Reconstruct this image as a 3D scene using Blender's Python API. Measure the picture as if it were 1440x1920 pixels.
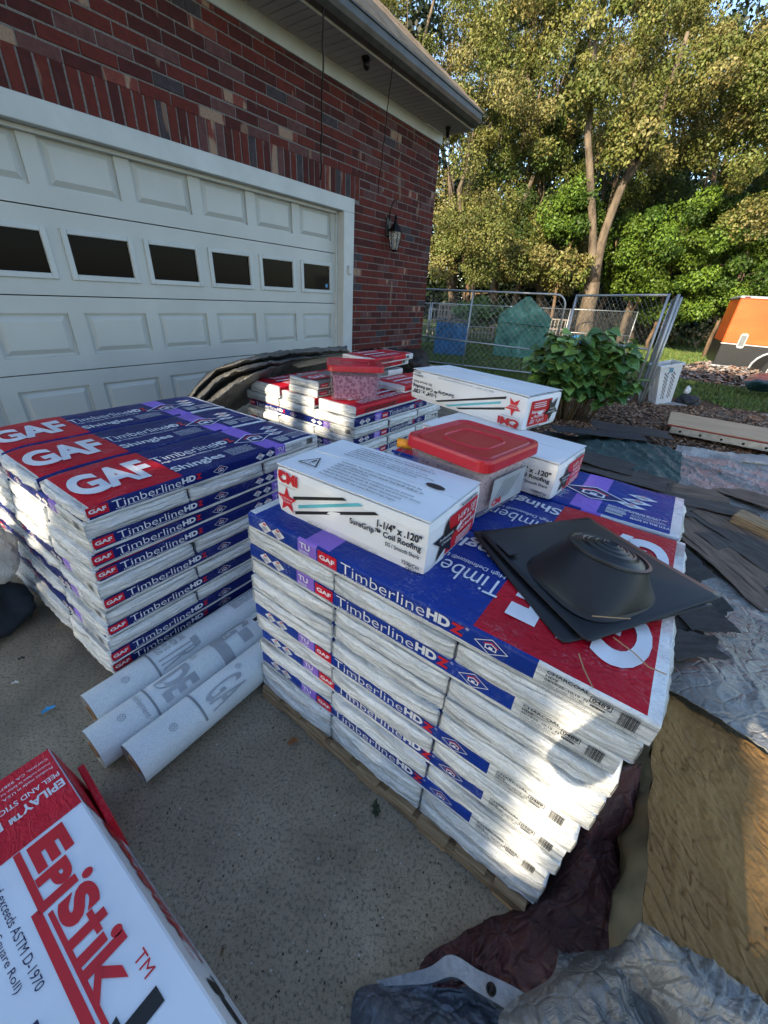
import bpy, math, random
import numpy as np
from mathutils import Vector, Matrix, noise

for o in list(bpy.data.objects): bpy.data.objects.remove(o)
S = bpy.context.scene
COL = S.collection
rnd = random.Random(7)
# ------------------------------------------------------------ camera
F_PX, PITCH, ROLL, EYE = 742.9, math.radians(29.07), math.radians(3.907), 1.36
cp, sp, cr, sr = math.cos(PITCH), math.sin(PITCH), math.cos(ROLL), math.sin(ROLL)
U0 = Vector((0, sp, cp)); R0 = Vector((1, 0, 0)); F0 = Vector((0, cp, -sp))
cam = bpy.data.objects.new('camera', bpy.data.cameras.new('camera'))
COL.objects.link(cam); S.camera = cam
cam.data.sensor_fit = 'HORIZONTAL'; cam.data.sensor_width = 36
cam.data.lens = 36 * F_PX / 1440; cam.data.clip_start = .02; cam.data.clip_end = 500
_r = R0 * cr + U0 * sr; _u = U0 * cr - R0 * sr; _b = -F0
cam.matrix_world = Matrix(((_r.x, _u.x, _b.x, 0), (_r.y, _u.y, _b.y, 0), (_r.z, _u.z, _b.z, EYE), (0, 0, 0, 1)))
# ------------------------------------------------------------ light
SUN_EL = math.radians(24)
SH = Vector((-.62, -.785, 0)).normalized()
TOSUN = Vector((SH.x * math.cos(SUN_EL), SH.y * math.cos(SUN_EL), math.sin(SUN_EL)))
W = bpy.data.worlds.new("World"); S.world = W; W.use_nodes = True
wn = W.node_tree.nodes; wl = W.node_tree.links
sky = wn.new('ShaderNodeTexSky'); sky.sky_type = 'NISHITA'; sky.sun_disc = False
sky.sun_elevation = SUN_EL; sky.sun_rotation = math.atan2(TOSUN.x, TOSUN.y)
sky.air_density = 1.0; sky.dust_density = .6; sky.ozone_density = 1.3
bg = wn['Background']; bg.inputs[1].default_value = .15
wl.new(sky.outputs[0], bg.inputs[0])
sun = bpy.data.objects.new('sun', bpy.data.lights.new('sun', 'SUN')); COL.objects.link(sun)
sun.data.energy = 3.8; sun.data.angle = math.radians(.4); sun.data.color = (1, .85, .63)
sun.rotation_euler = TOSUN.to_track_quat('Z', 'Y').to_euler()
S.view_settings.view_transform = 'Standard'; S.view_settings.look = 'None'
S.view_settings.exposure = 1.38; S.view_settings.gamma = 1
S.render.engine = 'CYCLES'
S.cycles.max_bounces = 7; S.cycles.transparent_max_bounces = 12

# ------------------------------------------------------------ helpers
def ray(x, y):
    a, b = x - 720, y - 960
    u = (cr * a + sr * b) / F_PX; v = (-sr * a + cr * b) / F_PX
    return Vector((u, cp - v * sp, -sp - v * cp))
def atz(x, y, z):
    r = ray(x, y); t = (z - EYE) / r.z
    return Vector((r.x * t, r.y * t, z))
def aty(x, y, Y):
    r = ray(x, y); t = Y / r.y
    return Vector((r.x * t, Y, EYE + r.z * t))

def mesh(name, V, Fc, mats=(), mi=None, smooth=False):
    me = bpy.data.meshes.new(name)
    me.from_pydata([tuple(v) for v in V], [], Fc)
    for m in mats: me.materials.append(m)
    if mi is not None: me.polygons.foreach_set('material_index', mi)
    if smooth: me.polygons.foreach_set('use_smooth', [True] * len(me.polygons))
    me.update()
    return me
def obj(name, me, parent=None, loc=None, rz=None, **kw):
    o = bpy.data.objects.new(name, me); COL.objects.link(o)
    if parent: o.parent = parent
    if loc is not None: o.location = loc
    if rz is not None: o.rotation_euler = (0, 0, rz)
    for k, v in kw.items(): o[k] = v
    return o
def empty(name, loc=(0, 0, 0), rz=0, **kw):
    o = obj(name, None, None, loc, rz, **kw); o.empty_display_size = .1
    return o
def tag(o, label, cat, group=None):
    o['label'] = label; o['category'] = cat
    if group: o['group'] = group
    return o
def copy_tree(o, parent=None):
    c = o.copy(); COL.objects.link(c)
    if parent: c.parent = parent
    for ch in list(o.children): copy_tree(ch, c)
    return c
def numesh(name, V, n, mats, mi=None, smooth=False, tint=None):
    """V: (k*n,3) array, faces are consecutive n-gons"""
    V = np.asarray(V, dtype=np.float32).reshape(-1, 3); k = len(V) // n
    me = bpy.data.meshes.new(name)
    me.vertices.add(len(V)); me.vertices.foreach_set('co', V.ravel())
    me.loops.add(k * n); me.loops.foreach_set('vertex_index', np.arange(k * n, dtype=np.int32))
    me.polygons.add(k); me.polygons.foreach_set('loop_start', np.arange(0, k * n, n, dtype=np.int32))
    me.polygons.foreach_set('loop_total', np.full(k, n, dtype=np.int32))
    if mi is not None: me.polygons.foreach_set('material_index', np.asarray(mi, dtype=np.int32))
    if smooth: me.polygons.foreach_set('use_smooth', [True] * k)
    for m in (mats if isinstance(mats, (list, tuple)) else [mats]): me.materials.append(m)
    if tint is not None:
        at = me.attributes.new('tint', 'FLOAT', 'FACE'); at.data.foreach_set('value', np.asarray(tint, dtype=np.float32))
    me.update(calc_edges=True); me.validate()
    return me
class MB:
    """collects shapes into one mesh"""
    def __init__(s): s.V = []; s.F = []; s.M = []
    def add(s, V, Fc, m=0):
        b = len(s.V); s.V += [Vector(v) for v in V]; s.F += [[i + b for i in f] for f in Fc]; s.M += [m] * len(Fc)
    def box(s, lo, hi, m=0, M=None, bev=0):
        x0, y0, z0 = lo; x1, y1, z1 = hi
        if bev:
            V = []; 
            for ax in range(3):
                pass
            c = ((x0 + x1) / 2, (y0 + y1) / 2, (z0 + z1) / 2); h = ((x1 - x0) / 2, (y1 - y0) / 2, (z1 - z0) / 2)
            idx = {}
            for sx in (-1, 1):
                for sy in (-1, 1):
                    for sz in (-1, 1):
                        for a in range(3):
                            d = [h[0] - bev, h[1] - bev, h[2] - bev]; d[a] = h[a]
                            idx[(sx, sy, sz, a)] = len(V)
                            V.append((c[0] + sx * d[0], c[1] + sy * d[1], c[2] + sz * d[2]))
            Fc = []
            for sg in (-1, 1):
                Fc.append([idx[(sg, -1, -1, 0)], idx[(sg, 1, -1, 0)], idx[(sg, 1, 1, 0)], idx[(sg, -1, 1, 0)]][::sg])
                Fc.append([idx[(-1, sg, -1, 1)], idx[(-1, sg, 1, 1)], idx[(1, sg, 1, 1)], idx[(1, sg, -1, 1)]][::sg])
                Fc.append([idx[(-1, -1, sg, 2)], idx[(1, -1, sg, 2)], idx[(1, 1, sg, 2)], idx[(-1, 1, sg, 2)]][::sg])
            for a_ in (-1, 1):
                for b_ in (-1, 1):
                    Fc.append([idx[(a_, b_, -1, 0)], idx[(a_, b_, -1, 1)], idx[(a_, b_, 1, 1)], idx[(a_, b_, 1, 0)]])
                    Fc.append([idx[(a_, -1, b_, 0)], idx[(a_, -1, b_, 2)], idx[(a_, 1, b_, 2)], idx[(a_, 1, b_, 0)]])
                    Fc.append([idx[(-1, a_, b_, 1)], idx[(-1, a_, b_, 2)], idx[(1, a_, b_, 2)], idx[(1, a_, b_, 1)]])
                    for c_ in (-1, 1): Fc.append([idx[(a_, b_, c_, 0)], idx[(a_, b_, c_, 1)], idx[(a_, b_, c_, 2)]])
        else:
            V = [(x, y, z) for x in (x0, x1) for y in (y0, y1) for z in (z0, z1)]
            Fc = [[0, 1, 3, 2], [4, 6, 7, 5], [0, 4, 5, 1], [2, 3, 7, 6], [0, 2, 6, 4], [1, 5, 7, 3]]
        if M is not None: V = [M @ Vector(v) for v in V]
        s.add(V, Fc, m); return s
    def tube(s, pts, r, n=8, m=0, caps=True):
        pts = [Vector(p) for p in pts]
        rs = r if isinstance(r, (list, tuple)) else [r] * len(pts)
        base = len(s.V); rings = []
        up = Vector((0, 0, 1)); prev = None
        for i, p in enumerate(pts):
            d = (pts[min(i + 1, len(pts) - 1)] - pts[max(i - 1, 0)]).normalized()
            if prev is None:
                a = d.cross(up if abs(d.z) < .95 else Vector((1, 0, 0))).normalized()
            else: a = (prev - d * prev.dot(d)).normalized()
            prev = a; b = d.cross(a)
            rings.append([p + (a * math.cos(2 * math.pi * k / n) + b * math.sin(2 * math.pi * k / n)) * rs[i] for k in range(n)])
        V = [v for R in rings for v in R]; Fc = []
        for i in range(len(pts) - 1):
            for k in range(n):
                Fc.append([i * n + k, i * n + (k + 1) % n, (i + 1) * n + (k + 1) % n, (i + 1) * n + k])
        if caps: Fc += [list(range(n))[::-1], [(len(pts) - 1) * n + k for k in range(n)]]
        s.add(V, Fc, m); return s
    def build(s, name, mats, parent=None, smooth=False, **kw):
        mats = mats if isinstance(mats, (list, tuple)) else [mats]
        return obj(name, mesh(name, s.V, s.F, mats, s.M, smooth), parent, **kw)

# ---------- materials
class NT:
    def __init__(s, name):
        s.m = bpy.data.materials.new(name); s.m.use_nodes = True
        s.n = s.m.node_tree.nodes; s.l = s.m.node_tree.links; s.b = s.n['Principled BSDF']
        s.tc = s.n.new('ShaderNodeTexCoord')
    def co(s, which='Object', scale=(1, 1, 1), rot=(0, 0, 0), rand=False):
        mp = s.n.new('ShaderNodeMapping'); mp.inputs['Scale'].default_value = scale; mp.inputs['Rotation'].default_value = rot
        s.l.new(s.tc.outputs[which], mp.inputs[0])
        if rand:
            oi = s.n.new('ShaderNodeObjectInfo'); ml = s.n.new('ShaderNodeMath'); ml.operation = 'MULTIPLY'; ml.inputs[1].default_value = 37.
            s.l.new(oi.outputs['Random'], ml.inputs[0]); s.l.new(ml.outputs[0], mp.inputs['Location'])
        return mp.outputs[0]
    def noise(s, vec, scale, detail=4, rough=.55, dist=0):
        t = s.n.new('ShaderNodeTexNoise'); t.inputs['Scale'].default_value = scale; t.inputs['Detail'].default_value = detail
        t.inputs['Roughness'].default_value = rough; t.inputs['Distortion'].default_value = dist
        s.l.new(vec, t.inputs['Vector']); return t.outputs[0]
    def vor(s, vec, scale, feat='F1', out=0):
        t = s.n.new('ShaderNodeTexVoronoi'); t.inputs['Scale'].default_value = scale; t.feature = feat
        s.l.new(vec, t.inputs['Vector']); return t.outputs[out]
    def ramp(s, fac, stops, interp='LINEAR'):
        r = s.n.new('ShaderNodeValToRGB'); r.color_ramp.interpolation = interp
        e = r.color_ramp.elements
        while len(e) < len(stops): e.new(.5)
        for i, (p, c) in enumerate(stops):
            e[i].position = p; c = c if isinstance(c, (tuple, list)) else (c, c, c); e[i].color = (*c[:3], 1)
        s.l.new(fac, r.inputs[0]); return r.outputs[0]
    def mix(s, fac, a, b, mode='MIX'):
        m = s.n.new('ShaderNodeMix'); m.data_type = 'RGBA'; m.blend_type = mode
        for i, v in ((0, fac), (6, a), (7, b)):
            if hasattr(v, 'links'): s.l.new(v, m.inputs[i])
            elif i == 0: m.inputs[0].default_value = v
            else: m.inputs[i].default_value = (*v[:3], 1)
        return m.outputs[2]
    def math(s, op, a, b=0.):
        m = s.n.new('ShaderNodeMath'); m.operation = op
        for i, v in ((0, a), (1, b)):
            if hasattr(v, 'links'): s.l.new(v, m.inputs[i])
            else: m.inputs[i].default_value = v
        return m.outputs[0]
    def color(s, c):
        if hasattr(c, 'links'): s.l.new(c, s.b.inputs['Base Color'])
        else: s.b.inputs['Base Color'].default_value = (*c[:3], 1)
    def bump(s, h, strength=.3, dist=.01):
        b = s.n.new('ShaderNodeBump'); b.inputs['Strength'].default_value = strength; b.inputs['Distance'].default_value = dist
        s.l.new(h, b.inputs['Height'])
        if s.b.inputs['Normal'].links: s.l.new(s.b.inputs['Normal'].links[0].from_socket, b.inputs['Normal'])
        s.l.new(b.outputs[0], s.b.inputs['Normal'])
    def set(s, rough=.5, metal=0., spec=None, **kw):
        s.b.inputs['Roughness'].default_value = rough; s.b.inputs['Metallic'].default_value = metal
        if spec is not None: s.b.inputs['Specular IOR Level'].default_value = spec
        return s
def simple(name, c, rough=.6, metal=0, var=.15, scale=12, bump=.1, bscale=60, rand=False, spec=None):
    t = NT(name); v = t.co('Object', rand=rand); n = t.noise(v, scale)
    lo = tuple(x * (1 - var) for x in c); hi = tuple(min(1, x * (1 + var)) for x in c)
    t.color(t.ramp(n, [(.3, lo), (.7, hi)])); t.set(rough, metal, spec)
    if bump: t.bump(t.noise(v, bscale, 3), bump, .004)
    return t.m

# print inks on plastic wrap: scuffed and wrinkled
def wrap(name, c, scuff=.5, rough=.32):
    t = NT(name); v = t.co('Object', rand=True)
    n1 = t.noise(v, 9, 5, .65); n2 = t.noise(v, 140, 3, .7)
    m = t.math('MULTIPLY', t.ramp(n1, [(.5, 0), (.72, 1)]), t.ramp(n2, [(.5, 0), (.62, 1)]))
    big = t.noise(v, 3, 3)
    base = t.mix(t.ramp(big, [(.35, 0), (.65, 1)]), tuple(x * .85 for x in c), tuple(min(1, x * 1.12) for x in c))
    t.color(t.mix(t.math('MULTIPLY', m, scuff), base, (.62, .66, .72)))
    t.set(rough + .06, 0, .22)
    w = t.co('Object', (14, 30, 4), (0, 0, .5), rand=True)
    t.bump(t.noise(w, 2.2, 4, .5, 1.2), .6, .009)
    t.bump(t.vor(t.co('Object', (9, 22, 9), (0, 0, -.3), rand=True), 3, 'DISTANCE_TO_EDGE'), .12, .003)
    return t.m
M = {}
M['blue'] = wrap('blue_wrap_print', (.005, .034, .26), .32)
M['navy'] = wrap('navy_wrap_print', (.006, .014, .125), .2)
M['red'] = wrap('red_wrap_print', (.52, .006, .022), .28)
M['purple'] = wrap('purple_wrap_print', (.27, .15, .62), .25)
M['grey'] = wrap('grey_wrap_print', (.17, .165, .16), .3)
def whitewrap():
    t = NT('white_plastic_wrap'); v = t.co('Object', rand=True)
    lay = t.noise(t.co('Object', (2.5, 2.5, 70), rand=True), 1.6, 4, .6, .4)
    c1 = t.ramp(lay, [(.30, (.33, .34, .34)), (.42, (.62, .64, .64)), (.56, (.86, .87, .86))])
    crk = t.noise(t.co('Object', (6, 6, 14), (.2, .1, 0), rand=True), 3.2, 6, .7, .8)
    dark = t.ramp(crk, [(.485, 1), (.50, 0), (.515, 1)])
    spots = t.noise(t.co('Object', (9, 9, 26), rand=True), 1.7, 2)
    holes = t.ramp(spots, [(.775, 1), (.785, 0)])
    c = t.mix(t.math('MULTIPLY', t.math('SUBTRACT', 1., dark), .5), c1, (.30, .31, .32))
    c = t.mix(t.math('SUBTRACT', 1., holes), c, (.035, .035, .04))
    lin = t.noise(t.co('Object', (1.2, 1.2, 170), rand=True), 1.0, 3, .6, .9)
    c = t.mix(t.ramp(lin, [(.35, .55), (.41, 0)]), c, (.20, .205, .21))
    t.color(c); t.set(.27, 0, .6); t.bump(lin, .5, .005)
    t.bump(lay, .8, .010); t.bump(crk, .8, .012)
    t.bump(t.noise(t.co('Object', (25, 25, 60), (0, .3, 0), rand=True), 1.5, 4, .6, 1.), .35, .004)
    t.b.inputs['Subsurface Weight'].default_value = 0.
    return t.m
M['white'] = whitewrap()
M['ink_white'] = simple('white_ink', (.72, .74, .78), .4, var=.1, bump=0)
M['ink_black'] = simple('black_ink', (.012, .012, .014), .5, bump=0)
M['ink_red'] = simple('red_ink', (.58, .012, .02), .4, var=.08, bump=0)
M['ink_teal'] = simple('teal_ink', (.12, .50, .58), .4, bump=0)
M['ink_navy'] = simple('navy_ink', (.012, .016, .08), .45, bump=0)
M['ink_grey'] = simple('grey_ink', (.22, .25, .27), .6, bump=0)
M['ink_faint'] = simple('faint_grey_ink', (.36, .39, .42), .6, bump=0)

# ---------- lettering
_tc = {}
def text_geo(s, bold=0.):
    k = (s, round(bold, 4))
    if k in _tc: return _tc[k]
    cu = bpy.data.curves.new('t', 'FONT'); cu.body = s; cu.offset = bold; cu.resolution_u = 5
    o = bpy.data.objects.new('t', cu); COL.objects.link(o)
    dg = bpy.context.evaluated_depsgraph_get(); dg.update()
    me = o.evaluated_get(dg).to_mesh()
    V = np.array([v.co[:2] for v in me.vertices]).reshape(-1, 2); P = [list(p.vertices) for p in me.polygons]
    bpy.data.objects.remove(o); bpy.data.curves.remove(cu)
    lo = V.min(0); hi = V.max(0)
    _tc[k] = ((V - lo) / (hi - lo), P); return _tc[k]
INKS = ['ink_white', 'ink_black', 'ink_red', 'ink_teal', 'ink_navy', 'ink_grey', 'ink_faint', 'red', 'purple', 'white', 'blue', 'navy']
class Decal:
    def __init__(s): s.V = []; s.F = []; s.M = []; s.lay = 0
    def _add(s, P2, Fc, ink, lay):
        b = len(s.V); s.V += [(x, y, lay) for x, y in P2]; s.F += [[i + b for i in f] for f in Fc]; s.M += [INKS.index(ink)] * len(Fc)
    def text(s, t, x0, x1, y0, y1, ink='ink_white', bold=0., shear=0., lay=2, rot=0):
        V, P = text_geo(t, bold)
        out = []
        for a, b in V:
            if rot == 180: a, b = 1 - a, 1 - b
            if rot == 90: a, b = b, 1 - a       # reads downwards
            if rot == 270: a, b = 1 - b, a
            out.append((x0 + (a + shear * b) * (x1 - x0), y0 + b * (y1 - y0)))
        s._add(out, P, ink, lay)
    def poly(s, pts, ink, lay=1): s._add(pts, [list(range(len(pts)))], ink, lay)
    def rect(s, x0, x1, y0, y1, ink, lay=1): s.poly([(x0, y0), (x1, y0), (x1, y1), (x0, y1)], ink, lay)
    def line(s, pts, w, ink, lay=2, close=True):
        n = len(pts)
        for i in range(n if close else n - 1):
            a = Vector(pts[i]); b = Vector(pts[(i + 1) % n]); d = (b - a).normalized() * w / 2; p = Vector((-d.y, d.x))
            s.poly([tuple(a - d + p), tuple(a - d - p), tuple(b + d - p), tuple(b + d + p)], ink, lay)
    def lines(s, x0, x1, y0, y1, n, ink, lay=2, fill=.45, seed=0):
        r = random.Random(seed); h = (y1 - y0) / n
        for i in range(n):
            x = x0; e = x1 - r.random() * (x1 - x0) * .15
            while x < e:
                w = (x1 - x0) * r.uniform(.03, .12); s.rect(x, min(e, x + w), y0 + i * h, y0 + i * h + h * fill, ink, lay); x += w + (x1 - x0) * .015
    def bars(s, x0, x1, y0, y1, ink='ink_black', lay=2, horiz=False, seed=1):
        r = random.Random(seed)
        if horiz:
            y = y0
            while y < y1: h = (y1 - y0) * r.choice([.03, .05, .08]); s.rect(x0, x1, y, min(y1, y + h), ink, lay); y += h + (y1 - y0) * r.choice([.03, .05])
        else:
            x = x0
            while x < x1: w = (x1 - x0) * r.choice([.02, .035, .06]); s.rect(x, min(x1, x + w), y0, y1, ink, lay); x += w + (x1 - x0) * r.choice([.02, .04])
    def star(s, cx, cy, r, ink, lay=1, sx=1., rot=0.):
        P = []
        for i in range(10):
            a = math.pi / 2 + rot + i * math.pi / 5; q = r if i % 2 == 0 else r * .42
            P.append((cx + math.cos(a) * q * sx, cy + math.sin(a) * q))
        s._add([(cx, cy)] + P, [[0, 1 + i, 1 + (i + 1) % 10] for i in range(10)], ink, lay)
    def ring(s, cx, cy, r, w, ink, lay=1, sx=1., n=24):
        V = []; Fc = []
        for i in range(n):
            a = 2 * math.pi * i / n; V += [(cx + math.cos(a) * r * sx, cy + math.sin(a) * r), (cx + math.cos(a) * (r - w) * sx, cy + math.sin(a) * (r - w))]
            Fc.append([2 * i, (2 * i + 2) % (2 * n), (2 * i + 3) % (2 * n), 2 * i + 1])
        s._add(V, Fc, ink, lay)
    def disc(s, cx, cy, r, ink, lay=1, sx=1., n=20):
        s._add([(cx + math.cos(2 * math.pi * i / n) * r * sx, cy + math.sin(2 * math.pi * i / n) * r) for i in range(n)], [list(range(n))], ink, lay)
    def house(s, cx, cy, w, h, ink='ink_white', lay=2):
        s.line([(cx - w / 2, cy), (cx, cy + h / 2), (cx + w / 2, cy), (cx, cy - h / 2)], w * .025, ink, lay)
        a, b = w * .16, h * .17
        s.line([(cx - a, cy - b), (cx - a, cy + b * .3), (cx, cy + b * 1.1), (cx + a, cy + b * .3), (cx + a, cy - b)], w * .035, ink, lay)
        s.rect(cx - a * .35, cx + a * .35, cy - b, cy, ink, lay)
        s.line([(cx - a * 1.3, cy + b * .55), (cx, cy + b * 1.7), (cx + a * 1.3, cy + b * .55)], w * .035, 'ink_red', lay, False)
    def mesh(s, name, fn, eps=.0006):
        V = [fn(x, y, l * eps) for x, y, l in s.V]
        used = sorted(set(s.M)); mp = {u: i for i, u in enumerate(used)}
        return mesh(name, V, s.F, [M[INKS[u]] for u in used], [mp[m] for m in s.M])

# ============================================================ ground
def concrete():
    t = NT('driveway_concrete'); v = t.co()
    a = t.noise(v, 2.2, 6, .65); b = t.noise(v, 110, 5, .8); c = t.noise(v, 330, 2, .6)
    base = t.ramp(a, [(.3, (.190, .155, .108)), (.5, (.290, .243, .175)), (.72, (.42, .36, .27))])
    base = t.mix(t.ramp(b, [(.37, .85), (.50, 0)]), base, (.055, .050, .040))
    base = t.mix(t.math('MULTIPLY', t.ramp(c, [(.60, 0), (.74, 1)]), .6), base, (.34, .34, .32))
    pit = t.vor(v, 26); base = t.mix(t.ramp(pit, [(.055, 1), (.085, 0)]), base, (.03, .03, .03))
    st = t.noise(v, 1.1, 5, .6, 1.5); base = t.mix(t.math('MULTIPLY', t.ramp(st, [(.50, 0), (.66, 1)]), .5), base, (.07, .066, .055))
    t.color(base); t.set(.9, 0, .25); t.bump(b, .55, .004); t.bump(c, .4, .002); t.bump(a, .2, .01)
    return t.m
def soil():
    t = NT('yard_ground'); v = t.co()
    a = t.noise(v, .5, 5, .6); b = t.noise(v, 14, 5, .7)
    g = t.mix(t.ramp(b, [(.35, 0), (.65, 1)]), (.028, .048, .012), (.07, .10, .024))
    s_ = t.mix(t.ramp(b, [(.35, 0), (.65, 1)]), (.06, .042, .028), (.16, .11, .07))
    t.color(t.mix(t.ramp(a, [(.56, 0), (.66, 1)]), g, s_)); t.set(.95, 0, .15); t.bump(b, .8, .03)
    return t.m
def bark_mulch():
    t = NT('mulch_bed'); v = t.co(); b = t.noise(v, 22, 5, .7)
    t.color(t.ramp(b, [(.3, (.03, .018, .012)), (.55, (.11, .066, .04)), (.75, (.2, .13, .08))])); t.set(.95, 0, .15); t.bump(b, .8, .02)
    return t.m
def grid(name, x0, x1, y0, y1, nx, ny, fn, mat, **kw):
    V = [];Fc = []
    for j in range(ny + 1):
        for i in range(nx + 1):
            x = x0 + (x1 - x0) * i / nx; y = y0 + (y1 - y0) * j / ny; V.append(fn(x, y))
    for j in range(ny):
        for i in range(nx):
            a = j * (nx + 1) + i; Fc.append([a, a + 1, a + nx + 2, a + nx + 1])
    return obj(name, mesh(name, V, Fc, [mat], smooth=True), **kw)
def lawn_h(x, y):
    return -.03 + .05 * noise.noise(Vector((x * .35, y * .35, 0))) * min(1, max(0, (y - 6) / 4)) + max(0, (y - 18)) * .012
grid('ground', -60, 90, -40, 130, 75, 85, lambda x, y: (x, y, lawn_h(x, y) if -5 < y < 40 else -.03 + max(0, min(y, 40) - 18) * .012), soil(), kind='structure')
Wv = Vector((-.0 + .409, 7.446, 0)); We = Vector((math.cos(math.radians(235.2)), math.sin(math.radians(235.2)), 0)); No = Vector((.821, -.571, 0))
def dz(x, y):
    d = (Vector((x, y, 0)) - Wv).dot(No)
    return .117 * min(1, max(0, (1.3 - d) / 1.1)) if d < 1.3 else 0.
def drive():
    V = []; Fc = []; n = 40
    # strip between the garage wall and the yard: u along We, v out from the wall
    us = [-1.1 + i * .35 for i in range(34)]; vs = [0 - .6 + j * .35 for j in range(24)]
    for v_ in vs:
        for u_ in us:
            p = Wv + We * u_ + No * v_; V.append((p.x, p.y, dz(p.x, p.y)))
    for j in range(len(vs) - 1):
        for i in range(len(us) - 1):
            c = Wv + We * (us[i] + .17) + No * (vs[j] + .17)
            if c.x > 1.45 + max(0, 1.5 - c.y) * .2: continue
            a = j * len(us) + i; Fc.append([a, a + 1, a + len(us) + 1, a + len(us)])
    return mesh('driveway', V, Fc, [concrete()], smooth=True)
obj('driveway', drive(), kind='structure')
grid('mulch_bed', 1.3, 6.2, 2.2, 7.6, 40, 40, lambda x, y: (x, y, (.012 + .03 * noise.noise(Vector((x * 1.5, y * 1.5, 3)))) if not (x > 2.3 and y < 4.4) else -.005), bark_mulch(), kind='structure')
E_ = []
def chips(name, n, region, size, cols, seed, zf, tilt=.5):
    r = np.random.RandomState(seed); k = 0; out = []; tint = []
    P = region(r, n); n = len(P)
    a = r.uniform(0, 6.28, n); t = r.uniform(-tilt, tilt, n); L = size * r.uniform(.4, 1.2, n); Wd = L * r.uniform(.3, .7, n)
    u = np.stack([np.cos(a) * np.cos(t), np.sin(a) * np.cos(t), np.sin(t)], 1) * L[:, None]
    w = np.stack([-np.sin(a), np.cos(a), r.uniform(-.4, .4, n)], 1) * Wd[:, None]
    up = np.zeros((n, 3)); up[:, 2] = L * .22
    c = P
    A = c - u - w; B = c + u - w; C_ = c + u * .8 + w; D = c - u + w * .7
    top = np.stack([A + up, B + up, C_ + up, D + up], 1); s1 = np.stack([A, B, B + up, A + up], 1); s2 = np.stack([B, C_, C_ + up, B + up], 1); s3 = np.stack([D, A, A + up, D + up], 1)
    V = np.concatenate([top, s1, s2, s3], 1).reshape(-1, 3)
    mi = np.repeat(r.randint(0, len(cols), n), 4)
    return numesh(name, V, 4, cols, mi)
chipm = [simple('pale_bark_chip', (.34, .23, .15), .9, bump=0), simple('brown_bark_chip', (.17, .10, .06), .9, bump=0), simple('red_bark_chip', (.26, .13, .07), .9, bump=0), simple('dark_bark_chip', (.05, .035, .025), .9, bump=0)]
def reg_mulch(r, n):
    x = r.uniform(1.5, 5.8, n); y = r.uniform(2.6, 7.3, n)
    k = (y < 6.9 - .05 * x) & (y > 1.0 + .62 * x) & ~((x > 2.5) & (y < 4.3))
    return np.stack([x, y, np.full(n, .03)], 1)[k]
obj('bark_mulch', chips('bark_mulch', 26000, reg_mulch, .024, chipm, 3, None), label='reddish bark chips scattered over the bed before the bush', category='mulch', kind='stuff')
# grass
def blades(name, n, region, h, mats, seed):
    r = np.random.RandomState(seed); P = region(r, n); n = len(P)
    a = r.uniform(0, 6.28, n); hh = h * r.uniform(.5, 1.3, n); w = .012 + .006 * P[:, 1] / 10
    l = r.uniform(-.6, .6, (n, 2)) * hh[:, None]
    dx = np.cos(a) * w; dy = np.sin(a) * w
    A = P + np.stack([-dx, -dy, np.zeros(n)], 1); B = P + np.stack([dx, dy, np.zeros(n)], 1); C_ = P + np.stack([l[:, 0], l[:, 1], hh], 1)
    V = np.stack([A, B, C_], 1).reshape(-1, 3)
    return numesh(name, V, 3, mats, r.randint(0, len(mats), n))
gm = [simple('grass_blade_bright', (.10, .17, .025), .6, var=.3, scale=1, bump=0), simple('grass_blade_deep', (.045, .095, .018), .6, var=.3, scale=1, bump=0), simple('grass_blade_dry', (.16, .16, .05), .7, var=.3, scale=1, bump=0)]
def reg_grass(r, n):
    d = 6.6 + 15 * r.uniform(0, 1, n) ** 1.3; t = r.uniform(.0, 1.02, n); x = d * t
    y = d
    k = ~((x < 5.6) & (y < 7.3)) & (x > .5)
    z = np.array([lawn_h(a, b) for a, b in zip(x, y)])
    return np.stack([x, y, z], 1)[k]
obj('lawn_grass', blades('lawn_grass', 120000, reg_grass, .085, gm + [gm[0]], 5), label='short green grass of the back yard lawn', category='grass', kind='stuff')

# ============================================================ house
house = tag(empty('brick_house', (0, 0, 0)), 'red brick house with white garage door and grey shingled roof', 'house')
def wp(s, out, z): 
    p = Wv + We * (s - .06) + No * out; return Vector((p.x, p.y, z))
WM = Matrix(((We.x, No.x, 0, Wv.x - We.x * .06), (We.y, No.y, 0, Wv.y - We.y * .06), (0, 0, 1, 0), (0, 0, 0, 1)))  # local x = along wall to the left, y = out, z = up
def mortar():
    t = NT('grey_mortar'); v = t.co(); t.color(t.ramp(t.noise(v, 60), [(.3, (.13, .115, .105)), (.7, (.22, .20, .185))])); t.set(.95, 0, .1); t.bump(t.noise(v, 150), .6, .005); return t.m
m_mort = mortar()
wall = MB()
TOPZ = 3.24
wall.box((0, -.25, 0), (1.87, -.005, TOPZ), M=WM); wall.box((1.87, -.25, 2.30), (9.0, -.005, TOPZ), M=WM); wall.box((-.02, -9, 0), (.0, -.02, TOPZ), M=WM)
wall_o = wall.build('wall', m_mort, house)
def brickmat(name, c1, c2, tan):
    t = NT(name); v = t.co('Object', rand=True)
    n = t.noise(v, 18, 5, .6); c = t.mix(t.ramp(n, [(.3, 0), (.7, 1)]), c1, c2)
    vs = t.noise(t.co('Object', (7, 7, 1.5), rand=True), 1.3, 2, .4)
    c = t.mix(t.ramp(vs, [(.69 - tan * .33, 0), (.72 - tan * .33, 1)]), c, (.20, .12, .085) if tan < .5 else (.30, .20, .14))
    f = t.noise(v, 90, 3, .7); c = t.mix(t.ramp(f, [(.3, .5), (.5, 0)]), c, (.04, .025, .025))
    t.color(c); t.set(.85, 0, .25); t.bump(n, .5, .006); t.bump(f, .5, .003)
    return t.m
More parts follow.
